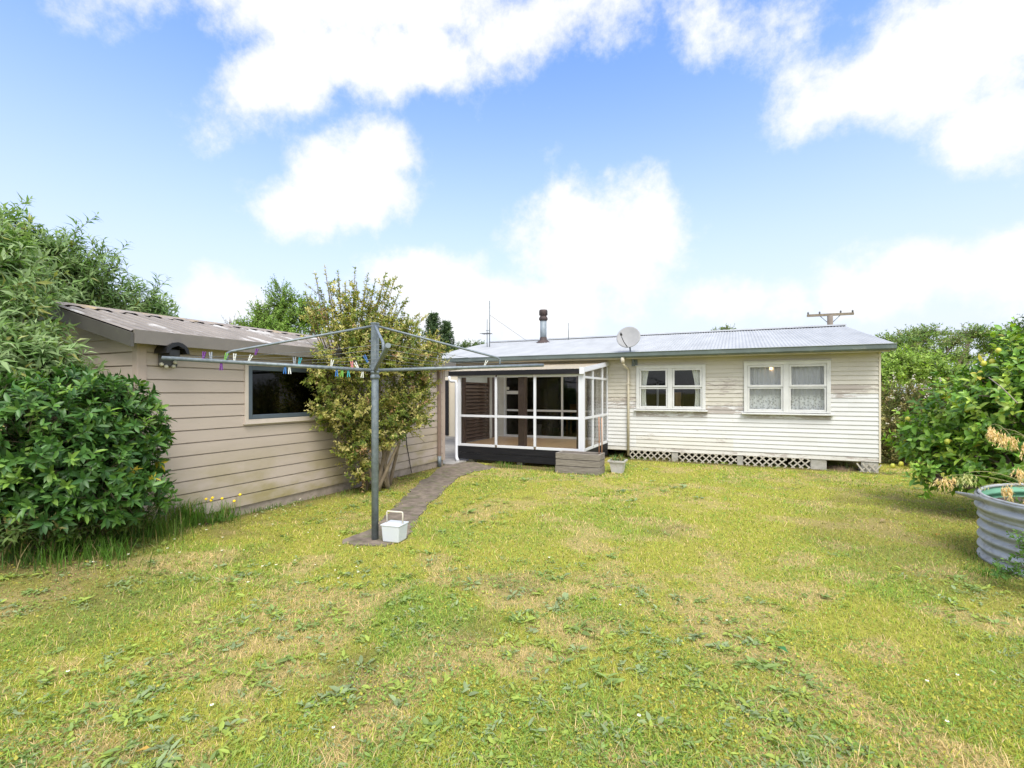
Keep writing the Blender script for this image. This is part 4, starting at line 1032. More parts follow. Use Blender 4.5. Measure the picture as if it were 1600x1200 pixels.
# ------------------------------------------------------------------ timber planter, stakes, pot
def planter():
    r = thing('timber_planter', 'low planter box of stacked grey weathered boards before the sunroom corner', 'planter', (-2.9, 9.72, 0))
    x0, x1, y0, y1 = -3.38, -2.46, 9.50, 9.93
    for k in range(3):
        z0, z1 = k * .135 + .011, (k + 1) * .135; j = rng.normal(0, .004, 4)
        MB().box(x0 + j[0], x1 + j[1], y0 + j[2], y0 + .045, z0 - .02 * (k == 0), z1).build('board', TIMBER, r, bevel=.005)
        MB().box(x1 - .045, x1 + j[1] - .002, y0 + .048, y1 - .05, z0 - .02 * (k == 0), z1).build('board', TIMBER, r, bevel=.005)
        MB().box(x0 + j[0], x1 + j[1], y1 - .045, y1, z0 - .02 * (k == 0), z1).build('board', TIMBER, r, bevel=.005)
        MB().box(x0 + j[0] + .002, x0 + .045, y0 + .048, y1 - .05, z0 - .02 * (k == 0), z1).build('board', TIMBER, r, bevel=.005)
    MB().box(x0 + .046, x1 - .046, y0 + .046, y1 - .046, .0, .33).build('soil', surf('potting_soil', (.07, .05, .035), None, 20, .95, bmp=.8), r)
    for (x, y, h, l, m) in ((-2.545, 9.80, 1.15, 'left copper brown stake standing in the timber planter', STAKE), (-2.49, 9.81, 1.13, 'right slightly paler stake standing in the timber planter', surf('pale_stake', (.46, .27, .17), None, 8, .5))):
        tag(MB().tube([(x, y, .30), (x + .004, y, .7), (x - .002, y, h)], .011, 8).build('garden_stake', m, None, (x, y, .3)), l, 'stake')
    p = thing('plant_pot', 'square pale plastic pot by the downpipe, weeds growing in it', 'pot', (-2.2, 9.98, 0))
    c = (-2.2, 9.98); m = MB()
    def sq(a, z): return [(c[0] + sx * a, c[1] + sy * a, z) for sx, sy in ((-1, -1), (1, -1), (1, 1), (-1, 1))]
    rings = [sq(.105, 0), sq(.14, .225), sq(.168, .23), sq(.172, .265), sq(.148, .265), sq(.142, .20)]
    v = [q for rg in rings for q in rg]; f = [(i * 4 + k, i * 4 + (k + 1) % 4, (i + 1) * 4 + (k + 1) % 4, (i + 1) * 4 + k) for i in range(5) for k in range(4)] + [(3, 2, 1, 0)]
    m.add(v, f); m.build('pot_body', POTM, p)
    m = MB(); m.add(sq(.146, .235), [(0, 1, 2, 3)]); m.build('soil', MATS['potting_soil'], p)
    n = 130; a = rng.random(n) * 2 * PI; el = .5 + rng.random(n) * .9
    D = np.stack([np.cos(a) * np.cos(el), np.sin(a) * np.cos(el), np.sin(el)], 1); N = unit(np.cross(D, np.cross(np.array((0, 0, 1.)), D)) + .2 * rng.standard_normal((n, 3)))
    P = np.stack([c[0] + rng.uniform(-.12, .12, n), c[1] + rng.uniform(-.12, .12, n), np.full(n, .23)], 1)
    Lf = .06 + .16 * rng.random(n); V, Fc = leaf_geo(P, D, N, Lf, .012, .1, .25)
    cc = np.where(rng.random((n, 1)) < .4, np.array((.36, .27, .11)), np.array((.11, .2, .05))) * (.7 + .5 * rng.random((n, 1)))
    link('foliage', np_mesh('foliage', V - BASE[p.name], Fc, np.repeat(cc, 5, 0)), LEAF, p)
planter()

# ------------------------------------------------------------------ satellite dish, aerial
def dish():
    r = thing('satellite_dish', 'round grey satellite dish on a bent pole under the house eave', 'dish', (-2.28, 12.2, 2.4))
    c = np.array(at(982, 527, 11.75)); ax = unit(np.array((.02, -.90, .36)))
    prof = [(.001, .0)] + [(x, .30 * x * x) for x in (.05, .1, .15, .2, .25, .275)] + [(.282, .02), (.285, .012), (.27, .005)] + [(x, .30 * x * x - .012) for x in (.2, .1, .001)]
    d = MB().lathe(prof, c, 36, ax, cap=False).build('reflector', DISH, r)
    base = c - ax * .05
    MB().tube([base, c - ax * .07 + np.array((.03, .02, -.30)), c + np.array((.05, .02, -.42)), (c[0] + .07, 12.2, 2.36), (c[0] + .07, 12.27, 2.36)], .02, 8).build('pole', STEEL, r)
    MB().box(c[0] - .0, c[0] + .14, 12.245, 12.262, 2.30, 2.46).build('wall_bracket', STEEL, r)
    side = unit(np.cross(ax, np.array((0, 0, 1.)))); upv = np.cross(side, ax)
    lnb = c + ax * .30 - upv * .07 + side * .12; foot = c - upv * .28 + ax * .02
    MB().tube([foot, foot * .45 + lnb * .55 - upv * .05, lnb - upv * .03], .010, 6).build('feed_arm', DARKM, r)
    MB().lathe([(.022, -.05), (.028, 0), (.03, .03), (.02, .05)], lnb, 10, -ax).build('receiver', DARKM, r)
dish()
def aerial():
    t = at(765, 470, 16.6); x, y = t[0], t[1]
    r = thing('television_aerial', 'thin television aerial mast on the left end of the house roof', 'aerial', (x, y, 3.2))
    MB().tube([(x, y, 3.1), (x, y, t[2])], .016, 6).build('mast', STEEL, r)
    m = MB(); z = at(765, 521, 16.6)[2]
    m.tube([(x - .30, y, z), (x + .08, y, z)], .008, 5)
    for k in range(5):
        xx = x - .28 + .075 * k; m.tube([(xx, y - .18, z), (xx, y + .18, z)], .008, 4)
    m.build('antenna', DARKM, r)
    m = MB(); m.tube([(x - .12, y + .05, 3.1), (x - .12, y + .05, z + .5)], .012, 6); m.tube([(x - .14, y, z + .1), (x + .02, y, z + .1)], .01, 4); m.build('second_mast', STEEL, r)
    g = at(797, 531, 16.6); MB().tube([(x, y, at(765, 492, 16.6)[2]), (g[0], 16.5, 3.55)], .006, 4).build('guy_wire', WIRE, r)
aerial()

# ------------------------------------------------------------------ power poles
def poles():
    ends = []
    for px, py, d, half, ang, lab in ((1297, 493, 29, 1.2, -.35, 'timber power pole whose crossarm shows above the house roof ridge'), (1511, 527, 42, 1.6, -.1, 'timber power pole standing among the trees on the right')):
        c = at(px, py, d); r = thing('power_pole', lab, 'power pole', (c[0], c[1], 0))
        MB().tube([(c[0], c[1], -.2), (c[0], c[1], c[2] - .0)], [.17, .15], 12).build('pole', POLE, r)
        u = camdir(math.cos(ang), math.sin(ang))
        a, b = c - u * half, c + u * half
        cr = MB().beam(a + (0, 0, .05), b + (0, 0, .05), .12, .14).build('crossarm', ARMT, r)
        bz = MB()
        for s in (-1, 1): bz.tube([c + u * s * half * .45 + (0, 0, .02), c + (0, 0, -.55)], .022, 5)
        bz.build('brace', STEEL, r)
        for s in (-.95, -.45, .45, .95):
            MB().lathe([(.02, 0), (.05, .04), (.05, .1), (.035, .15)], c + u * s * half + (0, 0, .12), 8).build('insulator', GRY_M, cr)
        ends.append((c, u, half))
    def wire(a, b, sag, lab, r=.014):
        a, b = np.array(a), np.array(b); P = []
        for t in np.linspace(0, 1, 15):
            p = a + (b - a) * t; p[2] -= sag * 4 * t * (1 - t); P.append(p - a)
        tag(MB().tube(P, r, 4).build('power_line', WIRE, None, tuple(a)), lab, 'power line')
    (c1, u1, h1), (c2, u2, h2) = ends
    wire(c1 + u1 * h1 * .95 + (0, 0, .28), c2 - u2 * h2 * .95 + (0, 0, .28), 1.6, 'power line sloping from the roof ridge crossarm down into the right hand trees')
    q = at(1150, 545, 38); wire(c1 - u1 * h1 * .95 + (0, 0, .28), (q[0], q[1], max(q[2], 4.2)), .5, 'power line dropping left from the crossarm behind the roof')
    q = at(1900, 505, 55); wire(c2 + u2 * h2 * .95 + (0, 0, .28), (q[0], q[1], 8), .8, 'power line running right from the pole among the trees')
GRY_M = surf('insulator_ceramic', (.12, .12, .13), None, 9, .3)
poles()

# ------------------------------------------------------------------ corrugated tank
def tank():
    c = np.array((3.12, 6.23)); R = .90; hz = .645
    r = thing('corrugated_tank', 'cut down round corrugated iron tank used as a raised garden bed', 'tank', (c[0], c[1], 0))
    nz, na = 70, 72; zs = np.linspace(-.02, hz, nz)
    def skin(rad, zs, amp=.016):
        nz = len(zs); Vs = []
        for z in zs:
            rr = rad + amp * np.sin(z * 2 * PI / .10) + .02 * (z > .46) ; a = np.linspace(0, 2 * PI, na, endpoint=False)
            Vs.append(np.stack([c[0] + (rr + .012 * np.sin(a * 3)) * np.cos(a), c[1] + rr * np.sin(a), np.full(na, z) - .012 * np.cos(a * 2)], 1))
        i = (np.arange(nz - 1)[:, None] * na + np.arange(na)[None]); j = (np.arange(nz - 1)[:, None] * na + (np.arange(na)[None] + 1) % na)
        return np.concatenate(Vs) - BASE[r.name], np.stack([i.ravel(), j.ravel(), (j + na).ravel(), (i + na).ravel()], 1)
    V, Fc = skin(R, zs); link('shell', np_mesh('shell', V, Fc, smooth=True), TANK, r)
    V, Fc = skin(R - .03, np.linspace(.4, hz - .002, 40)); link('lining', np_mesh('lining', V, Fc[:, ::-1], smooth=True), TANKIN, r)
    rim = MB(); rim.tube([(c[0] + (R + .005) * math.cos(t), c[1] + (R + .005) * math.sin(t), hz - .012 * math.cos(2 * t)) for t in np.linspace(0, 2 * PI, 61)], .016, 8, cap=False); rim.build('rim', TANK, r)
    # torn strip of the top sheet springing out on the left
    fl = MB(); pts = []
    for t in np.linspace(0, 1, 8):
        a = math.radians(178 - 62 * 0 - 0); p = np.array((c[0] - R - .01, c[1] + .05)) + np.array((-.10, .20)) * t * (1 + .3 * t); pts.append(p)
    for k in range(2):
        fl.add([(p[0], p[1], hz - .005 - (.075 - .05 * i / 7) * k - .02 * i / 7) for i, p in enumerate(pts)], [])
    n0 = 0
    fl.f += [[i, i + 1, 8 + i + 1, 8 + i] for i in range(7)]; fl.sm += [True] * 7
    o = fl.build('torn_strip', TANK, r); md = o.modifiers.new('thick', 'SOLIDIFY'); md.thickness = .006
    MB().lathe([(R - .04, .53), (R * .5, .56), (.001, .55)], (c[0], c[1], 0), 30, cap=False).build('soil', MATS['potting_soil'], r)
tank()

# ------------------------------------------------------------------ PLANTS
def blocked(P, pad=.05):
    x, y, z = P[:, 0], P[:, 1], P[:, 2]
    g = (x < GX + pad + .04) & (x > GXB - pad) & (y > GY0 - pad - .04) & (y < GY1 + pad) & (z < 2.25)
    g |= (x < -5.78) & (x > -9.35) & (y > 2.95) & (y < 9.6) & (z > 2.1) & (z < 2.38 + (np.minimum(-5.8 - x, x + 9.3)) * .25 + .06)
    h = (x > -8.8) & (x < XR + pad) & (y > 11.6) & (y < 21.5) & (z < 2.7)
    t = ((x - 3.12) ** 2 + (y - 6.23) ** 2 < .98 ** 2) & (((x - 3.12) ** 2 + (y - 6.23) ** 2 > .8 ** 2) | (z < .54)) & (z < .68)
    return g | h | t | (z < hgt(x, y) + .01)

def twig_leaves(S, T, n, L, W, ang=.95, colf=None, droop=.2, fold=.12, whorl=False, lvar=.35, tiplen=1.0, oval=False):
    """leaves along the twigs S->T: n per twig"""
    m = len(S); ax = unit(T - S)
    t = np.linspace(.12, 1, n)[None].repeat(m, 0) + rng.normal(0, .04, (m, n))
    if whorl: t = 1 - .35 * (1 - t)
    ref = np.where(np.abs(ax[:, 2:3]) < .9, np.array((0, 0, 1.)), np.array((1., 0, 0)))
    u = unit(np.cross(ax, ref)); v = np.cross(ax, u)
    ph = np.arange(n)[None] * 2.4 + rng.random((m, 1)) * 6.28 + rng.normal(0, .25, (m, n))
    rad = u[:, None] * np.cos(ph)[..., None] + v[:, None] * np.sin(ph)[..., None]
    P = S[:, None] + (T - S)[:, None] * np.clip(t, 0, 1)[..., None]
    an = ang * (1.15 - .45 * t) * (1 + .15 * rng.standard_normal((m, n)))
    D = ax[:, None] * np.cos(an)[..., None] + rad * np.sin(an)[..., None]
    D = D + np.array((0, 0, -.12)) + .12 * rng.standard_normal((m, n, 3)); D = unit(D)
    N = ax[:, None] * np.sin(an)[..., None] - rad * np.cos(an)[..., None] + np.array((0, 0, .35)) + .25 * rng.standard_normal((m, n, 3))
    N = N - D * np.sum(N * D, -1, keepdims=True); N = unit(N)
    LL = L * (1 + lvar * (rng.random((m, n)) * 2 - 1)) * (1 - .35 * (t > .9) * (not whorl)) * tiplen
    c = colf(m, n, t)
    P, D, N, LL, c = P.reshape(-1, 3), D.reshape(-1, 3), N.reshape(-1, 3), LL.ravel(), c.reshape(-1, 3)
    k = ~blocked(P) & ~blocked(P + D * LL[:, None])
    V, Fc = (leaf_oval if oval else leaf_geo)(P[k], D[k], N[k], LL[k], LL[k] * W, fold, droop)
    return V, Fc, np.repeat(c[k], 8 if oval else 5, 0)
def twig_tubes(S, T, r):
    m = len(S); ax = unit(T - S); ref = np.where(np.abs(ax[:, 2:3]) < .9, np.array((0, 0, 1.)), np.array((1., 0, 0)))
    u = unit(np.cross(ax, ref)); v = np.cross(ax, u)
    ring = [u, -.5 * u + .87 * v, -.5 * u - .87 * v]
    V = np.stack([S + q * r for q in ring] + [T + q * r * .4 for q in ring], 1).reshape(-1, 3)
    i = np.arange(m)[:, None, None] * 6
    Fc = (i + np.array([[[0, 1, 4], [0, 4, 3], [1, 2, 5], [1, 5, 4], [2, 0, 3], [2, 3, 5]]])).reshape(-1, 3)
    return V, Fc
def sample_blobs(blobs, n, shell=.5, up=.35, lo=-1.0):
    """tips in/near the skin of ellipsoids (centre, radii); returns tip points and outward directions"""
    w = np.array([b[1][0] * b[1][1] * b[1][2] for b in blobs]) ** .67; w = w / w.sum()
    idx = rng.choice(len(blobs), n, p=w)
    d = unit(rng.standard_normal((n, 3))); d[:, 2] = np.where(d[:, 2] < lo, -d[:, 2], d[:, 2])
    rr = (shell + (1 - shell) * rng.random(n)) ** .6
    C = np.array([b[0] for b in blobs])[idx]; R = np.array([b[1] for b in blobs])[idx]
    bum = .85 + .35 * rng.random(n)
    tip = C + d * R * (rr * bum)[:, None]
    out = unit(d + np.array((0, 0, up)) + .35 * rng.standard_normal((n, 3)))
    return tip, out, C
def colmix(cols, wts, var=.25, tipcol=None, tipw=0.0):
    cols = np.array(cols); wts = np.array(wts) / sum(wts)
    def f(m, n, t):
        tw = rng.choice(len(cols), (m, 1), p=wts).repeat(n, 1)
        sw = rng.random((m, n)) < .25
        tw = np.where(sw, rng.choice(len(cols), (m, n), p=wts), tw)
        c = cols[tw] * (1 + var * (rng.random((m, n, 1)) * 2 - 1))
        if tipcol is not None:
            k = (sm(.65, 1.0, t) * tipw)[..., None]; c = c * (1 - k) + np.array(tipcol) * k
        return c
    return f
def plant(name, label, cat, base, blobs, n, tw, nl, L, W, colf, lmat=None, bark=None, group=None, up=.35, ang=.95, shell=.5, whorl=False, stems=1, sr=.03, droop=.2, fold=.12, twr=.004, lo=-1., trunk='trunk', crown='crown', extra=None, spread=.12, limbs=True, oval=False):
    base = np.array(base, float)
    root = thing(name, label, cat, base, group)
    tip, out, C = sample_blobs(blobs, n, shell, up, lo)
    ln = tw * (.6 + .8 * rng.random(n))
    S = tip - out * ln[:, None] * .6; T = tip + out * ln[:, None] * .4
    if extra is not None: S = np.concatenate([S, extra[0]]); T = np.concatenate([T, extra[1]])
    ok = ~blocked(S) & ~blocked(T); S, T = S[ok], T[ok]
    V, Fc, c = twig_leaves(S, T, nl, L, W, ang, colf, droop, fold, whorl, oval=oval)
    V2, F2 = twig_tubes(S, T, twr); bc = np.tile(np.array((.13, .11, .07)), (len(V2), 1))
    o = link(crown, np_mesh(crown, np.concatenate([V, V2]) - base, np.concatenate([Fc, F2 + len(V)]), np.concatenate([c, bc])), lmat or LEAF, root)
    # trunk and limbs
    mb = MB()
    for k in range(stems):
        b0 = base + np.array((rng.normal(0, spread), rng.normal(0, spread), -.05)) * (stems > 1) + np.array((0, 0, -.05)) * (stems == 1)
        for bi, (cc, rr) in enumerate(blobs):
            if stems > 1 and bi % stems != k % max(1, min(stems, len(blobs))): continue
            cc = np.array(cc); mid = b0 * .55 + cc * .45 + np.array((rng.normal(0, .06), rng.normal(0, .06), .1)) * np.linalg.norm(cc - b0)
            if blocked(mid[None], .0)[0]: mid = b0 * .5 + cc * .5 + np.array((.15, -.1, 0))
            mb.tube([b0, b0 * .75 + mid * .25 + np.array((0, 0, .03)), mid, cc], [sr, sr * .9, sr * .65, sr * .35], 7)
            for _ in range(5):
                dq = unit(rng.standard_normal(3)); dq[2] = abs(dq[2]); e = cc + dq * np.array(rr) * .75
                if limbs and not blocked(e[None])[0]: mb.tube([mid * .3 + cc * .7, (cc + e) / 2 + rng.normal(0, .03, 3), e], [sr * .35, sr * .25, sr * .1], 5)
    mb.build(trunk, bark or BARK, root)
    return root
def BL(px, py, d, rx, rz=None, ry=None): return (at(px, py, d), (rx, ry or rx, rz or rx))

# variegated shrub against the garage wall
def variegated():
    base = np.array((-5.62, 6.5, 0.))
    D0 = 8.1
    bl = [BL(530, 560, 7.7, .62, .62), BL(600, 545, 8.2, .75, .55), BL(650, 560, 8.6, .50, .45), BL(560, 640, 7.9, .58, .42), BL(630, 625, 8.5, .48, .45), BL(500, 600, 7.6, .32, .32), BL(560, 510, 8.0, .48, .45), BL(615, 515, 8.3, .32, .30), BL(660, 600, 8.7, .25, .35), BL(680, 545, 8.8, .22, .22), BL(555, 695, 7.8, .36, .36), BL(515, 640, 7.6, .36, .36), BL(600, 670, 8.0, .36, .36), BL(562, 738, 7.9, .2, .2), BL(640, 650, 8.3, .34, .34)]
    # long upright shoots in the top
    tips = [(492, 425, 7.7), (507, 414, 7.8), (515, 440, 7.8), (528, 423, 7.9), (540, 440, 7.9), (555, 418, 8.0), (557, 440, 8.0), (575, 428, 8.1), (587, 436, 8.1), (603, 426, 8.2), (610, 435, 8.2), (618, 433, 8.2), (595, 455, 8.1), (635, 470, 8.4), (655, 490, 8.6), (476, 455, 7.6), (485, 462, 7.6), (478, 482, 7.6), (500, 450, 7.7), (545, 460, 7.9), (570, 450, 8.0), (625, 455, 8.3), (668, 492, 8.7), (521, 470, 7.8), (583, 470, 8.0), (606, 470, 8.1), (538, 490, 7.9)]
    S, T = [], []
    for (px, py, d) in tips:
        t = at(px, py, d); root = at(550 + (px - 560) * .45, 545, 8.0)
        N = 3
        for q in range(N):
            a = root + (t - root) * (.40 + .6 * q / N) ; b = root + (t - root) * (.40 + .6 * (q + 1) / N)
            S.append(a); T.append(b)
        for _ in range(3):
            f = rng.uniform(.45, .85); a = root + (t - root) * f; S.append(a); T.append(a + unit((t - root) * .5 + .8 * rng.standard_normal(3) * np.linalg.norm(t - root)) * .28)
    cf = colmix([(.36, .33, .09), (.52, .46, .19), (.17, .22, .045), (.26, .30, .06), (.42, .26, .14), (.10, .15, .03)], [3, 2.6, 2.2, 2.2, .5, 1.5], .3)
    r = plant('variegated_shrub', 'tall shrub with cream and green variegated leaves against the garage wall', 'shrub', base, bl, 2100, .34, 24, .053, .50, cf, LEAF, BARKP, up=.55, ang=1.0, shell=.2, stems=7, sr=.035, extra=(np.array(S), np.array(T)), spread=.16, limbs=True, trunk='stem', crown='foliage')
    mb = MB()
    for (px, py, d) in tips:
        t = at(px, py, d); root = at(550 + (px - 560) * .45, 560, 8.0); mb.tube([root, (root + t) / 2 + rng.normal(0, .02, 3), t], [.012, .008, .003], 5)
    mb.build('shoot', BARKP, r)
variegated()

# dark glossy shrub at the corner
plant('glossy_shrub', 'dense shrub with dark glossy leaves at the garage corner', 'shrub', (-5.75, 2.35, .2),
      [BL(60, 690, 4.5, .52, .5), BL(155, 668, 4.85, .42, .44), BL(125, 735, 4.6, .44, .40), BL(205, 690, 4.95, .25, .40), BL(15, 740, 4.4, .42, .4), BL(-60, 690, 4.3, .5, .55), BL(110, 620, 4.8, .33, .22), BL(190, 625, 4.95, .22, .2), BL(228, 760, 4.95, .16, .26), BL(170, 770, 4.7, .36, .25), BL(90, 785, 4.5, .4, .2), BL(20, 790, 4.4, .4, .22)],
      2000, .22, 10, .088, .36, colmix([(.055, .135, .028), (.09, .195, .035), (.035, .095, .02), (.15, .26, .04), (.5, .40, .04)], [4, 3, 3, 1.6, .03], .3), LEAFG, BARK, up=.25, ang=1.15, shell=.45, whorl=True, stems=4, sr=.03, droop=.15, fold=.16, crown='foliage', trunk='stem', oval=True)

# butterfly bushes: grey green lance leaves
BUD = colmix([(.20, .30, .125), (.155, .265, .075), (.26, .34, .17), (.095, .18, .045), (.32, .31, .09)], [3, 3, 2, 1.6, .25], .3, (.31, .38, .19), .55)
plant('grey_leaved_bush', 'tall bush with drooping grey green lance leaves in front of the garage gable', 'bush', (-6.9, 2.2, .2),
      [BL(-20, 435, 5.3, .5, .55), BL(0, 505, 5.0, .44, .42), BL(-80, 460, 5.0, .7, .65), BL(65, 575, 4.95, .34, .24), BL(10, 580, 4.8, .42, .4), BL(-70, 560, 4.7, .6, .5), BL(-25, 385, 5.5, .36, .28), BL(-130, 360, 5.4, .6, .6)],
      1150, .42, 17, .135, .22, BUD, LEAF, BARKP, up=.45, ang=.95, shell=.45, stems=6, sr=.03, droop=.35, fold=.15, spread=.25, crown='foliage', trunk='stem')
def farbud():
    tips = [(60, 352, 7.2), (90, 360, 7.3), (120, 347, 7.5), (128, 365, 7.6), (150, 378, 7.7), (160, 384, 7.8), (180, 393, 7.9), (185, 410, 8), (210, 432, 8.2), (230, 443, 8.3), (250, 441, 8.5), (262, 462, 8.6), (270, 470, 8.7), (30, 345, 7), (20, 330, 7), (5, 322, 7), (105, 380, 7.4), (140, 400, 7.6), (200, 440, 8.1)]
    S, T = [], []
    for (px, py, d) in tips:
        t = at(px, py, d); r = at(px * .8 + 10, py + 75, d)
        for q in range(2): S.append(r + (t - r) * (.2 + .4 * q)); T.append(r + (t - r) * (.6 + .4 * q))
        for _ in range(3):
            a = r + (t - r) * rng.uniform(.3, .8); S.append(a); T.append(a + unit((t - r) + .7 * rng.standard_normal(3) * np.linalg.norm(t - r)) * .42)
    plant('grey_leaved_bush', 'tall bush with feathery upright shoots rising behind the garage roof', 'bush', (-9.6, 4.2, 0),
      [BL(60, 440, 7.3, .62, .55), BL(130, 450, 7.8, .60, .50), BL(190, 475, 8.2, .46, .34), BL(240, 485, 8.5, .30, .22), BL(90, 410, 7.5, .40, .40), BL(20, 400, 7.1, .5, .5), BL(140, 520, 8.2, .7, .5), BL(240, 540, 8.8, .5, .5)],
      900, .45, 17, .14, .22, BUD, LEAF, BARKP, up=.6, ang=.9, shell=.3, stems=6, sr=.03, droop=.35, fold=.15, spread=.3, extra=(np.array(S), np.array(T)), crown='foliage', trunk='stem')
farbud()

# lemon tree
def lemon():
    bl = [BL(1590, 640, 6.4, .85, .75), BL(1500, 660, 6.9, .62, .50), BL(1470, 700, 6.9, .42, .38), BL(1560, 720, 6.3, .6, .4), BL(1600, 560, 6.5, .45, .38), BL(1660, 600, 6.2, .7, .8), BL(1550, 600, 6.7, .38, .3), BL(1425, 690, 7.2, .26, .22), BL(1530, 750, 6.3, .30, .22), BL(1450, 745, 6.6, .22, .18), BL(1750, 650, 6.0, .8, .8)]
    cf = colmix([(.13, .26, .032), (.21, .36, .045), (.075, .17, .022), (.32, .43, .06), (.5, .42, .06)], [3, 3, 2.2, 1.8, .15], .3)
    r = plant('lemon_tree', 'bushy lemon tree with broad bright green leaves behind the corrugated tank', 'tree', (3.75, 7.75, 0), bl, 1250, .30, 11, .105, .50, cf, LEAFG, BARK, up=.4, ang=1.05, shell=.35, whorl=False, sr=.055, droop=.2, fold=.16, oval=True)
    for (px, py, d) in ((1395, 728, 7.1), (1418, 655, 7.1), (1537, 568, 6.5), (1560, 548, 6.4), (1480, 690, 6.5), (1510, 640, 6.45), (1550, 565, 6.5), (1408, 725, 7.0)):
        p = at(px, py, d); m = MB(); m.ball(p, .033, 12, (1, 1, 1.2)); m.build('lemon', YEL, r)
    mb = MB(); a = at(1590, 630, 5.4); b = at(1545, 590, 6.1); mb.tube([b, (a + b) / 2 + (0, 0, .02), a], .006, 6); mb.build('bare_twig', DEAD, r)
lemon()

# hedge and trees beyond, right
cfH = colmix([(.14, .155, .045), (.20, .17, .065), (.09, .12, .035), (.24, .19, .09)], [3, 2, 3, 1], .3)
r = plant('flowering_hedge', 'dense brownish green hedge with faded white flowers beyond the house corner', 'hedge', (3.9, 14.2, 0),
      [BL(1410, 655, 11.2, .62, .90), BL(1460, 655, 11.2, .7, .86), BL(1520, 660, 11.0, .8, .9), BL(1590, 650, 11, .9, 1.0), BL(1420, 720, 11.0, .5, .5), BL(1500, 715, 10.9, .7, .5), BL(1680, 650, 11, 1.1, 1.1), BL(1395, 705, 11.3, .35, .6)],
      3800, .26, 16, .062, .45, cfH, LEAF, BARK, up=.4, shell=.45, stems=6, sr=.03, spread=.5, twr=.006, crown='foliage', trunk='stem')
m = MB()
for _ in range(70):
    p = at(rng.uniform(1385, 1560), rng.choice([rng.uniform(583, 625), rng.uniform(600, 720)]), 10.55 + rng.uniform(-.1, .35))
    for _k in range(4): m.ball(p + rng.normal(0, .022, 3), rng.uniform(.009, .019), 5)
fo = m.build('blossom', surf('faded_white_blossom', (.55, .54, .46), (.40, .36, .27), 20, .9), r); fo['kind'] = 'stuff'
plant('pale_shrub', 'light green leafy shrub over the hedge, left under the broad tree', 'shrub', at(1420, 575, 17)[:2].tolist() + [0],
      [BL(1400, 572, 16, .75, .55), BL(1440, 575, 16.5, .8, .5), BL(1480, 590, 16.5, .7, .4), BL(1380, 600, 15.5, .6, .7)],
      900, .45, 13, .12, .45, colmix([(.24, .35, .07), (.31, .41, .10), (.15, .25, .045)], [3, 2, 2], .3), LEAF, BARK, up=.5, shell=.3, stems=4, sr=.05, spread=.4, twr=.008, crown='foliage', trunk='stem')
plant('broad_tree', 'broad spreading tree with layered feathery foliage, sky showing through', 'tree', at(1462, 610, 32)[:2].tolist() + [0],
      [BL(1420, 535, 31, 2.0, .75), BL(1445, 520, 32, 1.2, .5), BL(1400, 555, 31, 1.4, .5), BL(1488, 533, 32, 1.1, .45), BL(1522, 520, 33, 1.3, .5), BL(1465, 555, 32, 1.5, .45), BL(1560, 540, 33, 1.6, .8), BL(1580, 530, 33, 1.6, .9), BL(1385, 535, 31, .9, .4), BL(1510, 560, 33, .9, .4)],
      1050, .8, 13, .19, .42, colmix([(.17, .25, .065), (.22, .30, .085), (.11, .19, .055), (.24, .25, .11)], [3, 2, 2, .7], .3), LEAF, BARK, up=.25, shell=.15, sr=.16, twr=.012)
plant('dark_tree', 'dark green tree at the right edge behind the lemon tree', 'tree', at(1600, 600, 26)[:2].tolist() + [0],
      [BL(1590, 535, 26, 1.1, .8), BL(1640, 520, 26, 1.6, 1.3), BL(1620, 570, 26, 1.6, 1.2), BL(1540, 590, 26, 1.0, .6), BL(1700, 560, 26, 2, 2)], 1100, .6, 13, .17, .5, colmix([(.06, .11, .03), (.09, .15, .04)], [2, 2], .3), LEAF, BARK, up=.3, shell=.3, sr=.14, twr=.01)
# far trees, left and behind the roof
plant('birch_tree', 'airy light green tree rising behind the garage roof beside the variegated shrub', 'tree', at(440, 600, 24)[:2].tolist() + [0],
      [BL(440, 470, 24, .75, .95), BL(430, 505, 24, 1.3, .7), BL(475, 490, 24, .9, .8), BL(395, 510, 24, .8, .45), BL(495, 500, 24, .7, .7), BL(455, 540, 24, 2.2, 1.0), BL(410, 490, 24, .5, .5), BL(378, 512, 24, .35, .35)],
      1500, .7, 13, .13, .5, colmix([(.17, .28, .05), (.23, .34, .075), (.12, .21, .04)], [3, 2, 1], .3), LEAF, BARKP, up=.45, shell=.25, sr=.12, twr=.01)
plant('bare_topped_tree', 'sparse thin tree top standing left of the airy light green tree', 'tree', at(363, 600, 27)[:2].tolist() + [0],
      [BL(363, 507, 27, .35, .5), BL(360, 530, 27, .8, .5)], 60, .8, 5, .10, .5, colmix([(.13, .17, .07)], [1], .3), LEAF, BARKP, up=1.2, shell=.1, sr=.06, twr=.012)
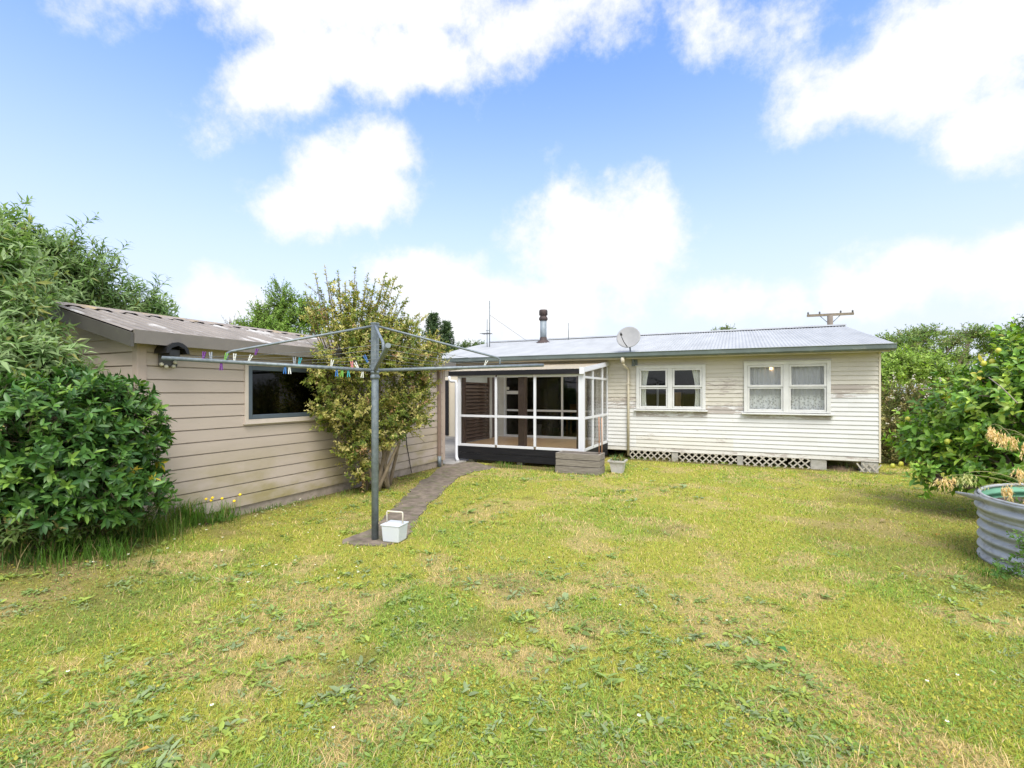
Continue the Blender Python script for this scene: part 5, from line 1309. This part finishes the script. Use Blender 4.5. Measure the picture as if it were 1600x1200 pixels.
def conifer(name, label, px, top, d, rbase, n):
    b = at(px, 613, d); b[2] = 0; zt = at(px, top, d)[2]
    root = thing(name, label, 'tree', b)
    MB().tube([b, b + (0, 0, zt * .6), b + (0, 0, zt)], [.25, .15, .02], 8).build('trunk', BARK, root)
    zf = .12 + .88 * rng.random(n) ** .8; az = rng.random(n) * 2 * PI
    lobes = .7 + .35 * np.sin(zf * 34 + 2 * np.sin(az * 2)) * .5 + .3 * rng.random(n)
    R = rbase * (1 - zf) ** .75 * lobes + .12
    T = b + np.stack([R * np.cos(az), R * np.sin(az), zt * zf], 1); dirs = unit(np.stack([np.cos(az), np.sin(az), .5 + 0 * az], 1) + .3 * rng.standard_normal((n, 3)))
    S = T - dirs * .5; T = T + dirs * .2
    V, Fc, c = twig_leaves(S, T, 12, .16, .45, .8, colmix([(.04, .075, .03), (.065, .11, .045), (.085, .13, .055)], [3, 2, 1], .3))
    link('crown', np_mesh('crown', V - b, Fc, c), LEAF, root)
conifer('conifer', 'dark narrow conifer seen between variegated shrub and house roof, taller one', 677, 490, 36, 1.5, 900)
conifer('conifer', 'shorter dark conifer nearer the aerial, right of the taller one', 697, 503, 36, 1.2, 700)
plant('round_tree', 'small distant green tree top peeping over the left roof slope', 'tree', at(735, 600, 40)[:2].tolist() + [0], [BL(720, 550, 40, 1.1, .6), BL(735, 544, 40, .8, .5), BL(750, 541, 40, .6, .35), BL(700, 560, 40, 1.2, .8)], 350, .6, 12, .18, .5, colmix([(.10, .16, .05), (.14, .20, .07)], [2, 1], .3), LEAF, BARK, shell=.3, sr=.12, twr=.012)
plant('slender_tree', 'single pale leafy tree tip above the middle of the house ridge', 'tree', at(1135, 600, 33)[:2].tolist() + [0], [BL(1136, 513, 33, .45, .25), BL(1128, 520, 33, .8, .3)], 90, .45, 10, .13, .5, colmix([(.16, .22, .08), (.22, .27, .11)], [2, 1], .3), LEAF, BARK, shell=.2, sr=.08, twr=.01)

# dry seed grass leaning out of the tank
def seedgrass():
    b = np.array((2.75, 6.35, .47)); r = thing('seed_grass', 'arching dry grass with drooping straw coloured seed heads in the tank', 'grass', b)
    ends = [((1545, 665, 5.0), 1), ((1575, 680, 4.9), 1), ((1600, 690, 4.8), 1), ((1590, 730, 4.7), 1), ((1615, 665, 4.8), 1), ((1470, 745, 5.0), 1), ((1505, 740, 4.9), 0), ((1570, 760, 4.7), 1), ((1600, 775, 4.6), 1), ((1555, 672, 4.9), 1), ((1620, 740, 4.6), 1), ((1530, 760, 4.8), 0), ((1640, 700, 4.7), 1)]
    mb = MB(); Ss, Ts, Cs = [], [], []
    for (q, tan) in ends:
        e = at(*q); root = b + np.array((rng.uniform(-.1, .3), rng.uniform(-.2, .15), 0)); top = (root * .45 + e * .55); top[2] = max(e[2], root[2]) + .14
        pts = []
        for t in np.linspace(0, 1, 9): pts.append((1 - t) ** 2 * root + 2 * t * (1 - t) * top + t * t * e)
        mb.tube(pts, [.004 - .0025 * i / 8 for i in range(9)], 4)
        for f in (1.0, .86, .72, .93, .79, .66, .97, .9):
            p = pts[-1] * f + pts[5] * (1 - f) if f < 1 else pts[-1]
            for _ in range(2):
                s = p + rng.normal(0, .012, 3); Ss.append(s); Ts.append(s + np.array((rng.normal(0, .02), rng.normal(0, .02), -rng.uniform(.07, .15)))); Cs.append((.72, .54, .30) if tan else (.48, .48, .22))
    mb.build('stalk', surf('straw_stalk', (.38, .34, .16), None, 9, .7), r)
    S, T = np.array(Ss), np.array(Ts)
    cs = np.array(Cs)
    V, Fc, c = twig_leaves(S, T, 12, .036, .26, .35, lambda m, n, t: cs[:, None].repeat(n, 1) * (.75 + .5 * rng.random((m, n, 1))), .1)
    link('seed_head', np_mesh('seed_head', V - b, Fc, c), STRAW, r)
seedgrass()
plant('creeping_weed', 'leafy green weed climbing the foot of the corrugated tank', 'weed', gnd(1592, 903).tolist() + [0],
      [BL(1585, 895, 4.05, .12, .06), BL(1600, 850, 4.0, .12, .16), BL(1560, 888, 4.15, .10, .04), BL(1625, 880, 3.9, .2, .15)], 70, .10, 9, .036, .6, colmix([(.10, .2, .05), (.14, .24, .06)], [1, 1], .3), LEAF, BARK, stems=3, sr=.005, spread=.06, twr=.002, shell=.1, crown='foliage', trunk='stem', limbs=False)

plant('bed_weed', 'low green weeds covering the soil inside the corrugated tank', 'weed', (3.05, 6.1, .54), [((2.85, 6.0, .58), (.5, .5, .07)), ((3.3, 6.4, .58), (.5, .5, .08))], 260, .12, 8, .05, .4, colmix([(.13, .22, .05), (.3, .26, .1), (.18, .27, .07)], [2, 1, 1], .3), LEAF, DEAD, stems=3, sr=.004, spread=.1, twr=.002, shell=.1, crown='foliage', trunk='stem', limbs=False)

# undergrowth: long grass and weeds at the foot of the shrubs and along the wall
def longgrass():
    pts, hs, cs = [], [], []
    def clump(px, py, d, n, sx, sy, h, c):
        p = at(px, py, d)
        for _ in range(n):
            x, y = p[0] + rng.normal(0, sx), p[1] + rng.normal(0, sy)
            if x < GX + .05 and y > GY0 - .05: x = GX + .06 + abs(rng.normal(0, .05))
            pts.append((x, y)); hs.append(h * rng.uniform(.45, 1.15)); cs.append(c)
    G1, G2, G3 = (.10, .20, .03), (.14, .22, .04), (.075, .14, .03)
    clump(290, 790, 5.75, 420, .11, .10, .30, G1); clump(240, 800, 5.3, 380, .18, .15, .22, G2); clump(345, 795, 6.1, 160, .1, .12, .17, G1); clump(185, 815, 5.0, 420, .18, .15, .24, G3); clump(150, 822, 4.55, 380, .2, .1, .22, G1); clump(70, 825, 4.4, 420, .22, .1, .24, G1); clump(10, 830, 4.3, 380, .2, .1, .24, G3)
    clump(120, 825, 4.85, 350, .2, .15, .2, G3); clump(40, 830, 4.7, 420, .25, .18, .24, G3); clump(-20, 840, 4.5, 350, .25, .18, .28, G3); clump(352, 782, 6.25, 50, .03, .05, .26, G2); clump(215, 800, 5.15, 260, .12, .1, .26, G1)
    clump(400, 790, 6.8, 120, .08, .25, .09, G1); clump(470, 770, 7.2, 100, .06, .3, .07, G2); clump(545, 760, 7.9, 160, .1, .3, .08, G2)
    clump(800, 722, 10.6, 70, .2, .04, .14, G1); clump(785, 724, 10.6, 60, .08, .03, .16, G1); clump(860, 728, 10.3, 50, .12, .05, .12, G2); clump(915, 742, 9.7, 50, .3, .03, .07, G2)
    for px in range(985, 1390, 12): 
        if rng.random() < .7: clump(px, 724, 12.0 - (px - 985) * .0045, 12, .06, .03, rng.uniform(.05, .13), G1 if rng.random() < .6 else (.25, .22, .08))
    clump(1320, 724, 10.45, 60, .12, .12, .2, (.08, .12, .03)); clump(1545, 900, 4.4, 120, .08, .08, .07, G1); clump(1520, 870, 4.9, 90, .06, .2, .06, G2); clump(975, 722, 10.5, 60, .06, .1, .2, G1)
    P = np.array(pts); n = len(P); h = np.array(hs); c = np.array(cs) * (.65 + .6 * rng.random((n, 1)))
    k = rng.random(n) < .14; c[k] = np.array((.34, .28, .13)) * (.7 + .5 * rng.random((k.sum(), 1)))
    az = rng.random(n) * 2 * PI; le = rng.uniform(.1, .75, n); w = .004 + .005 * rng.random(n)
    B = np.stack([P[:, 0], P[:, 1], hgt(P[:, 0], P[:, 1]) - .01], 1); dv = np.stack([np.cos(az), np.sin(az), 0 * az], 1); sd_ = np.stack([-np.sin(az), np.cos(az), 0 * az], 1) * w[:, None] / 2
    Z = np.array((0, 0, 1.))
    M1 = B + dv * (le * h * .25)[:, None] + Z * (h * .5)[:, None]; M2 = B + dv * (le * h * .65)[:, None] + Z * (h * .85)[:, None]; T = B + dv * (le * h * 1.15)[:, None] + Z * (h * (1 - .2 * le))[:, None]
    V = np.stack([B - sd_, B + sd_, M1 - sd_, M1 + sd_, M2 - sd_ * .7, M2 + sd_ * .7, T], 1).reshape(-1, 3)
    i = np.arange(n)[:, None] * 7
    Fc = (i[:, :, None] + np.array([[[0, 1, 3], [0, 3, 2], [2, 3, 5], [2, 5, 4], [4, 5, 6]]])).reshape(-1, 3)
    tag(link('long_grass', np_mesh('long_grass', V, Fc, np.repeat(c, 7, 0)), GRASSM), 'uncut long grass along the garage wall and under the shrubs', kind='stuff')
longgrass()
plant('undergrowth_weed', 'tangled dark weeds under the glossy shrub at the lawn edge', 'weed', (-6.3, 2.0, .22), [BL(50, 812, 4.35, .42, .17), BL(-20, 805, 4.25, .35, .2), BL(120, 812, 4.5, .3, .14), BL(190, 808, 4.75, .22, .12)], 480, .2, 9, .07, .26, colmix([(.07, .12, .03), (.10, .15, .035), (.16, .15, .05)], [2, 2, 1], .3), LEAF, DEAD, stems=4, sr=.008, spread=.2, twr=.003, shell=.1, crown='foliage', trunk='stem')
def deadbranch():
    b = at(60, 815, 4.35); mb = MB(); P = lambda px, py, d=4.3: at(px, py, d) - b
    for pts in ([(60, 815), (95, 820), (128, 829)], [(95, 820), (110, 822), (118, 818)], [(70, 790), (80, 805), (100, 816)], [(75, 775), (90, 795), (105, 812)], [(40, 812), (70, 800), (110, 808)], [(20, 800), (60, 805), (100, 800)], [(100, 790), (95, 805), (85, 818)]):
        mb.tube([P(*q) for q in pts], [.006, .0045, .002], 5)
    tag(mb.build('dead_branch', DEAD, None, tuple(b)), 'bare dead branch lying at the lawn edge under the glossy shrub', 'branch')
deadbranch()
def dandelions():
    b = at(335, 800, 5.95); b[2] = float(hgt(b[0], b[1])); r = thing('dandelion', 'yellow flowered dandelion plant at the foot of the garage wall', 'flower', b)
    for (px, py) in ((322, 780), (332, 778), (347, 779), (330, 782), (366, 783), (375, 773), (205, 784), (208, 792)):
        p = at(px, py, 5.85 if px > 300 else 4.98); f = MB(); f.lathe([(.004, -.004), (.016, .0), (.018, .005), (.010, .011), (.001, .012)], p, 9, unit(np.array((.4, -.6, .7)))); fo = f.build('flower', DANDY, r)
        MB().tube([p, p * .6 + np.array((p[0], p[1], 0)) * .4, (p[0] + .01, p[1], float(hgt(p[0], p[1])))], .0022, 4).build('flower_stem', surf('green_stem', (.12, .2, .05)) if 'green_stem' not in MATS else MATS['green_stem'], fo)
    n = 40; a = rng.random(n) * 2 * PI; el = rng.random(n) * .8; D = np.stack([np.cos(a) * np.cos(el), np.sin(a) * np.cos(el), np.sin(el)], 1)
    N = unit(np.stack([-np.cos(a) * np.sin(el), -np.sin(a) * np.sin(el), np.cos(el)], 1)); V, Fc = leaf_geo(b + np.zeros((n, 3)) + np.stack([rng.normal(0, .06, n), rng.normal(0, .1, n), np.full(n, .01)], 1), D, N, .12, .025)
    link('foliage', np_mesh('foliage', V - b, Fc, np.repeat(np.array((.09, .18, .04)) * (.7 + .6 * rng.random((n, 1))), 5, 0)), LEAF, r)
dandelions()
def fallen():
    for (px, py, c, s, lab) in ((229, 834, (.02, .02, .018), .05, 'black curled dead leaf on the lawn near the shrubs'), (346, 819, (.03, .05, .03), .05, 'dark green fallen leaf on the lawn below the garage wall'), (126, 855, (.5, .38, .03), .05, 'fallen yellow leaf on the lawn below the glossy shrub'),
                           (1232, 1028, (.06, .2, .07), .07, 'long green leaf lying alone on the lawn'), (1388, 816, (.36, .26, .14), .10, 'pale brown leaf on the lawn left of the tank'), (1463, 840, (.5, .22, .05), .06, 'orange fallen leaf on the lawn close to the tank'),
                           (237, 1182, (.55, .35, .08), .05, 'ochre leaf at the bottom left of the lawn'), (328, 829, (.05, .03, .02), .06, 'brown curled leaf on the lawn beside the long grass')):
        g = gnd(px, py); z = float(hgt(g[0], g[1])) + .03; a = rng.random() * 2 * PI
        D = np.array([[math.cos(a), math.sin(a), .1]]); N = np.array([[-.1, .1, 1.0]])
        V, Fc = leaf_geo(np.zeros((1, 3)), unit(D), unit(N), s * 1.5, s * .7, .2, .2)
        o = link('fallen_leaf', np_mesh('fallen_leaf', V, Fc, np.tile(np.array(c), (5, 1))), LEAF, None, (g[0], g[1], z)); tag(o, lab, 'leaf', 'fallen leaves on the lawn')
fallen()
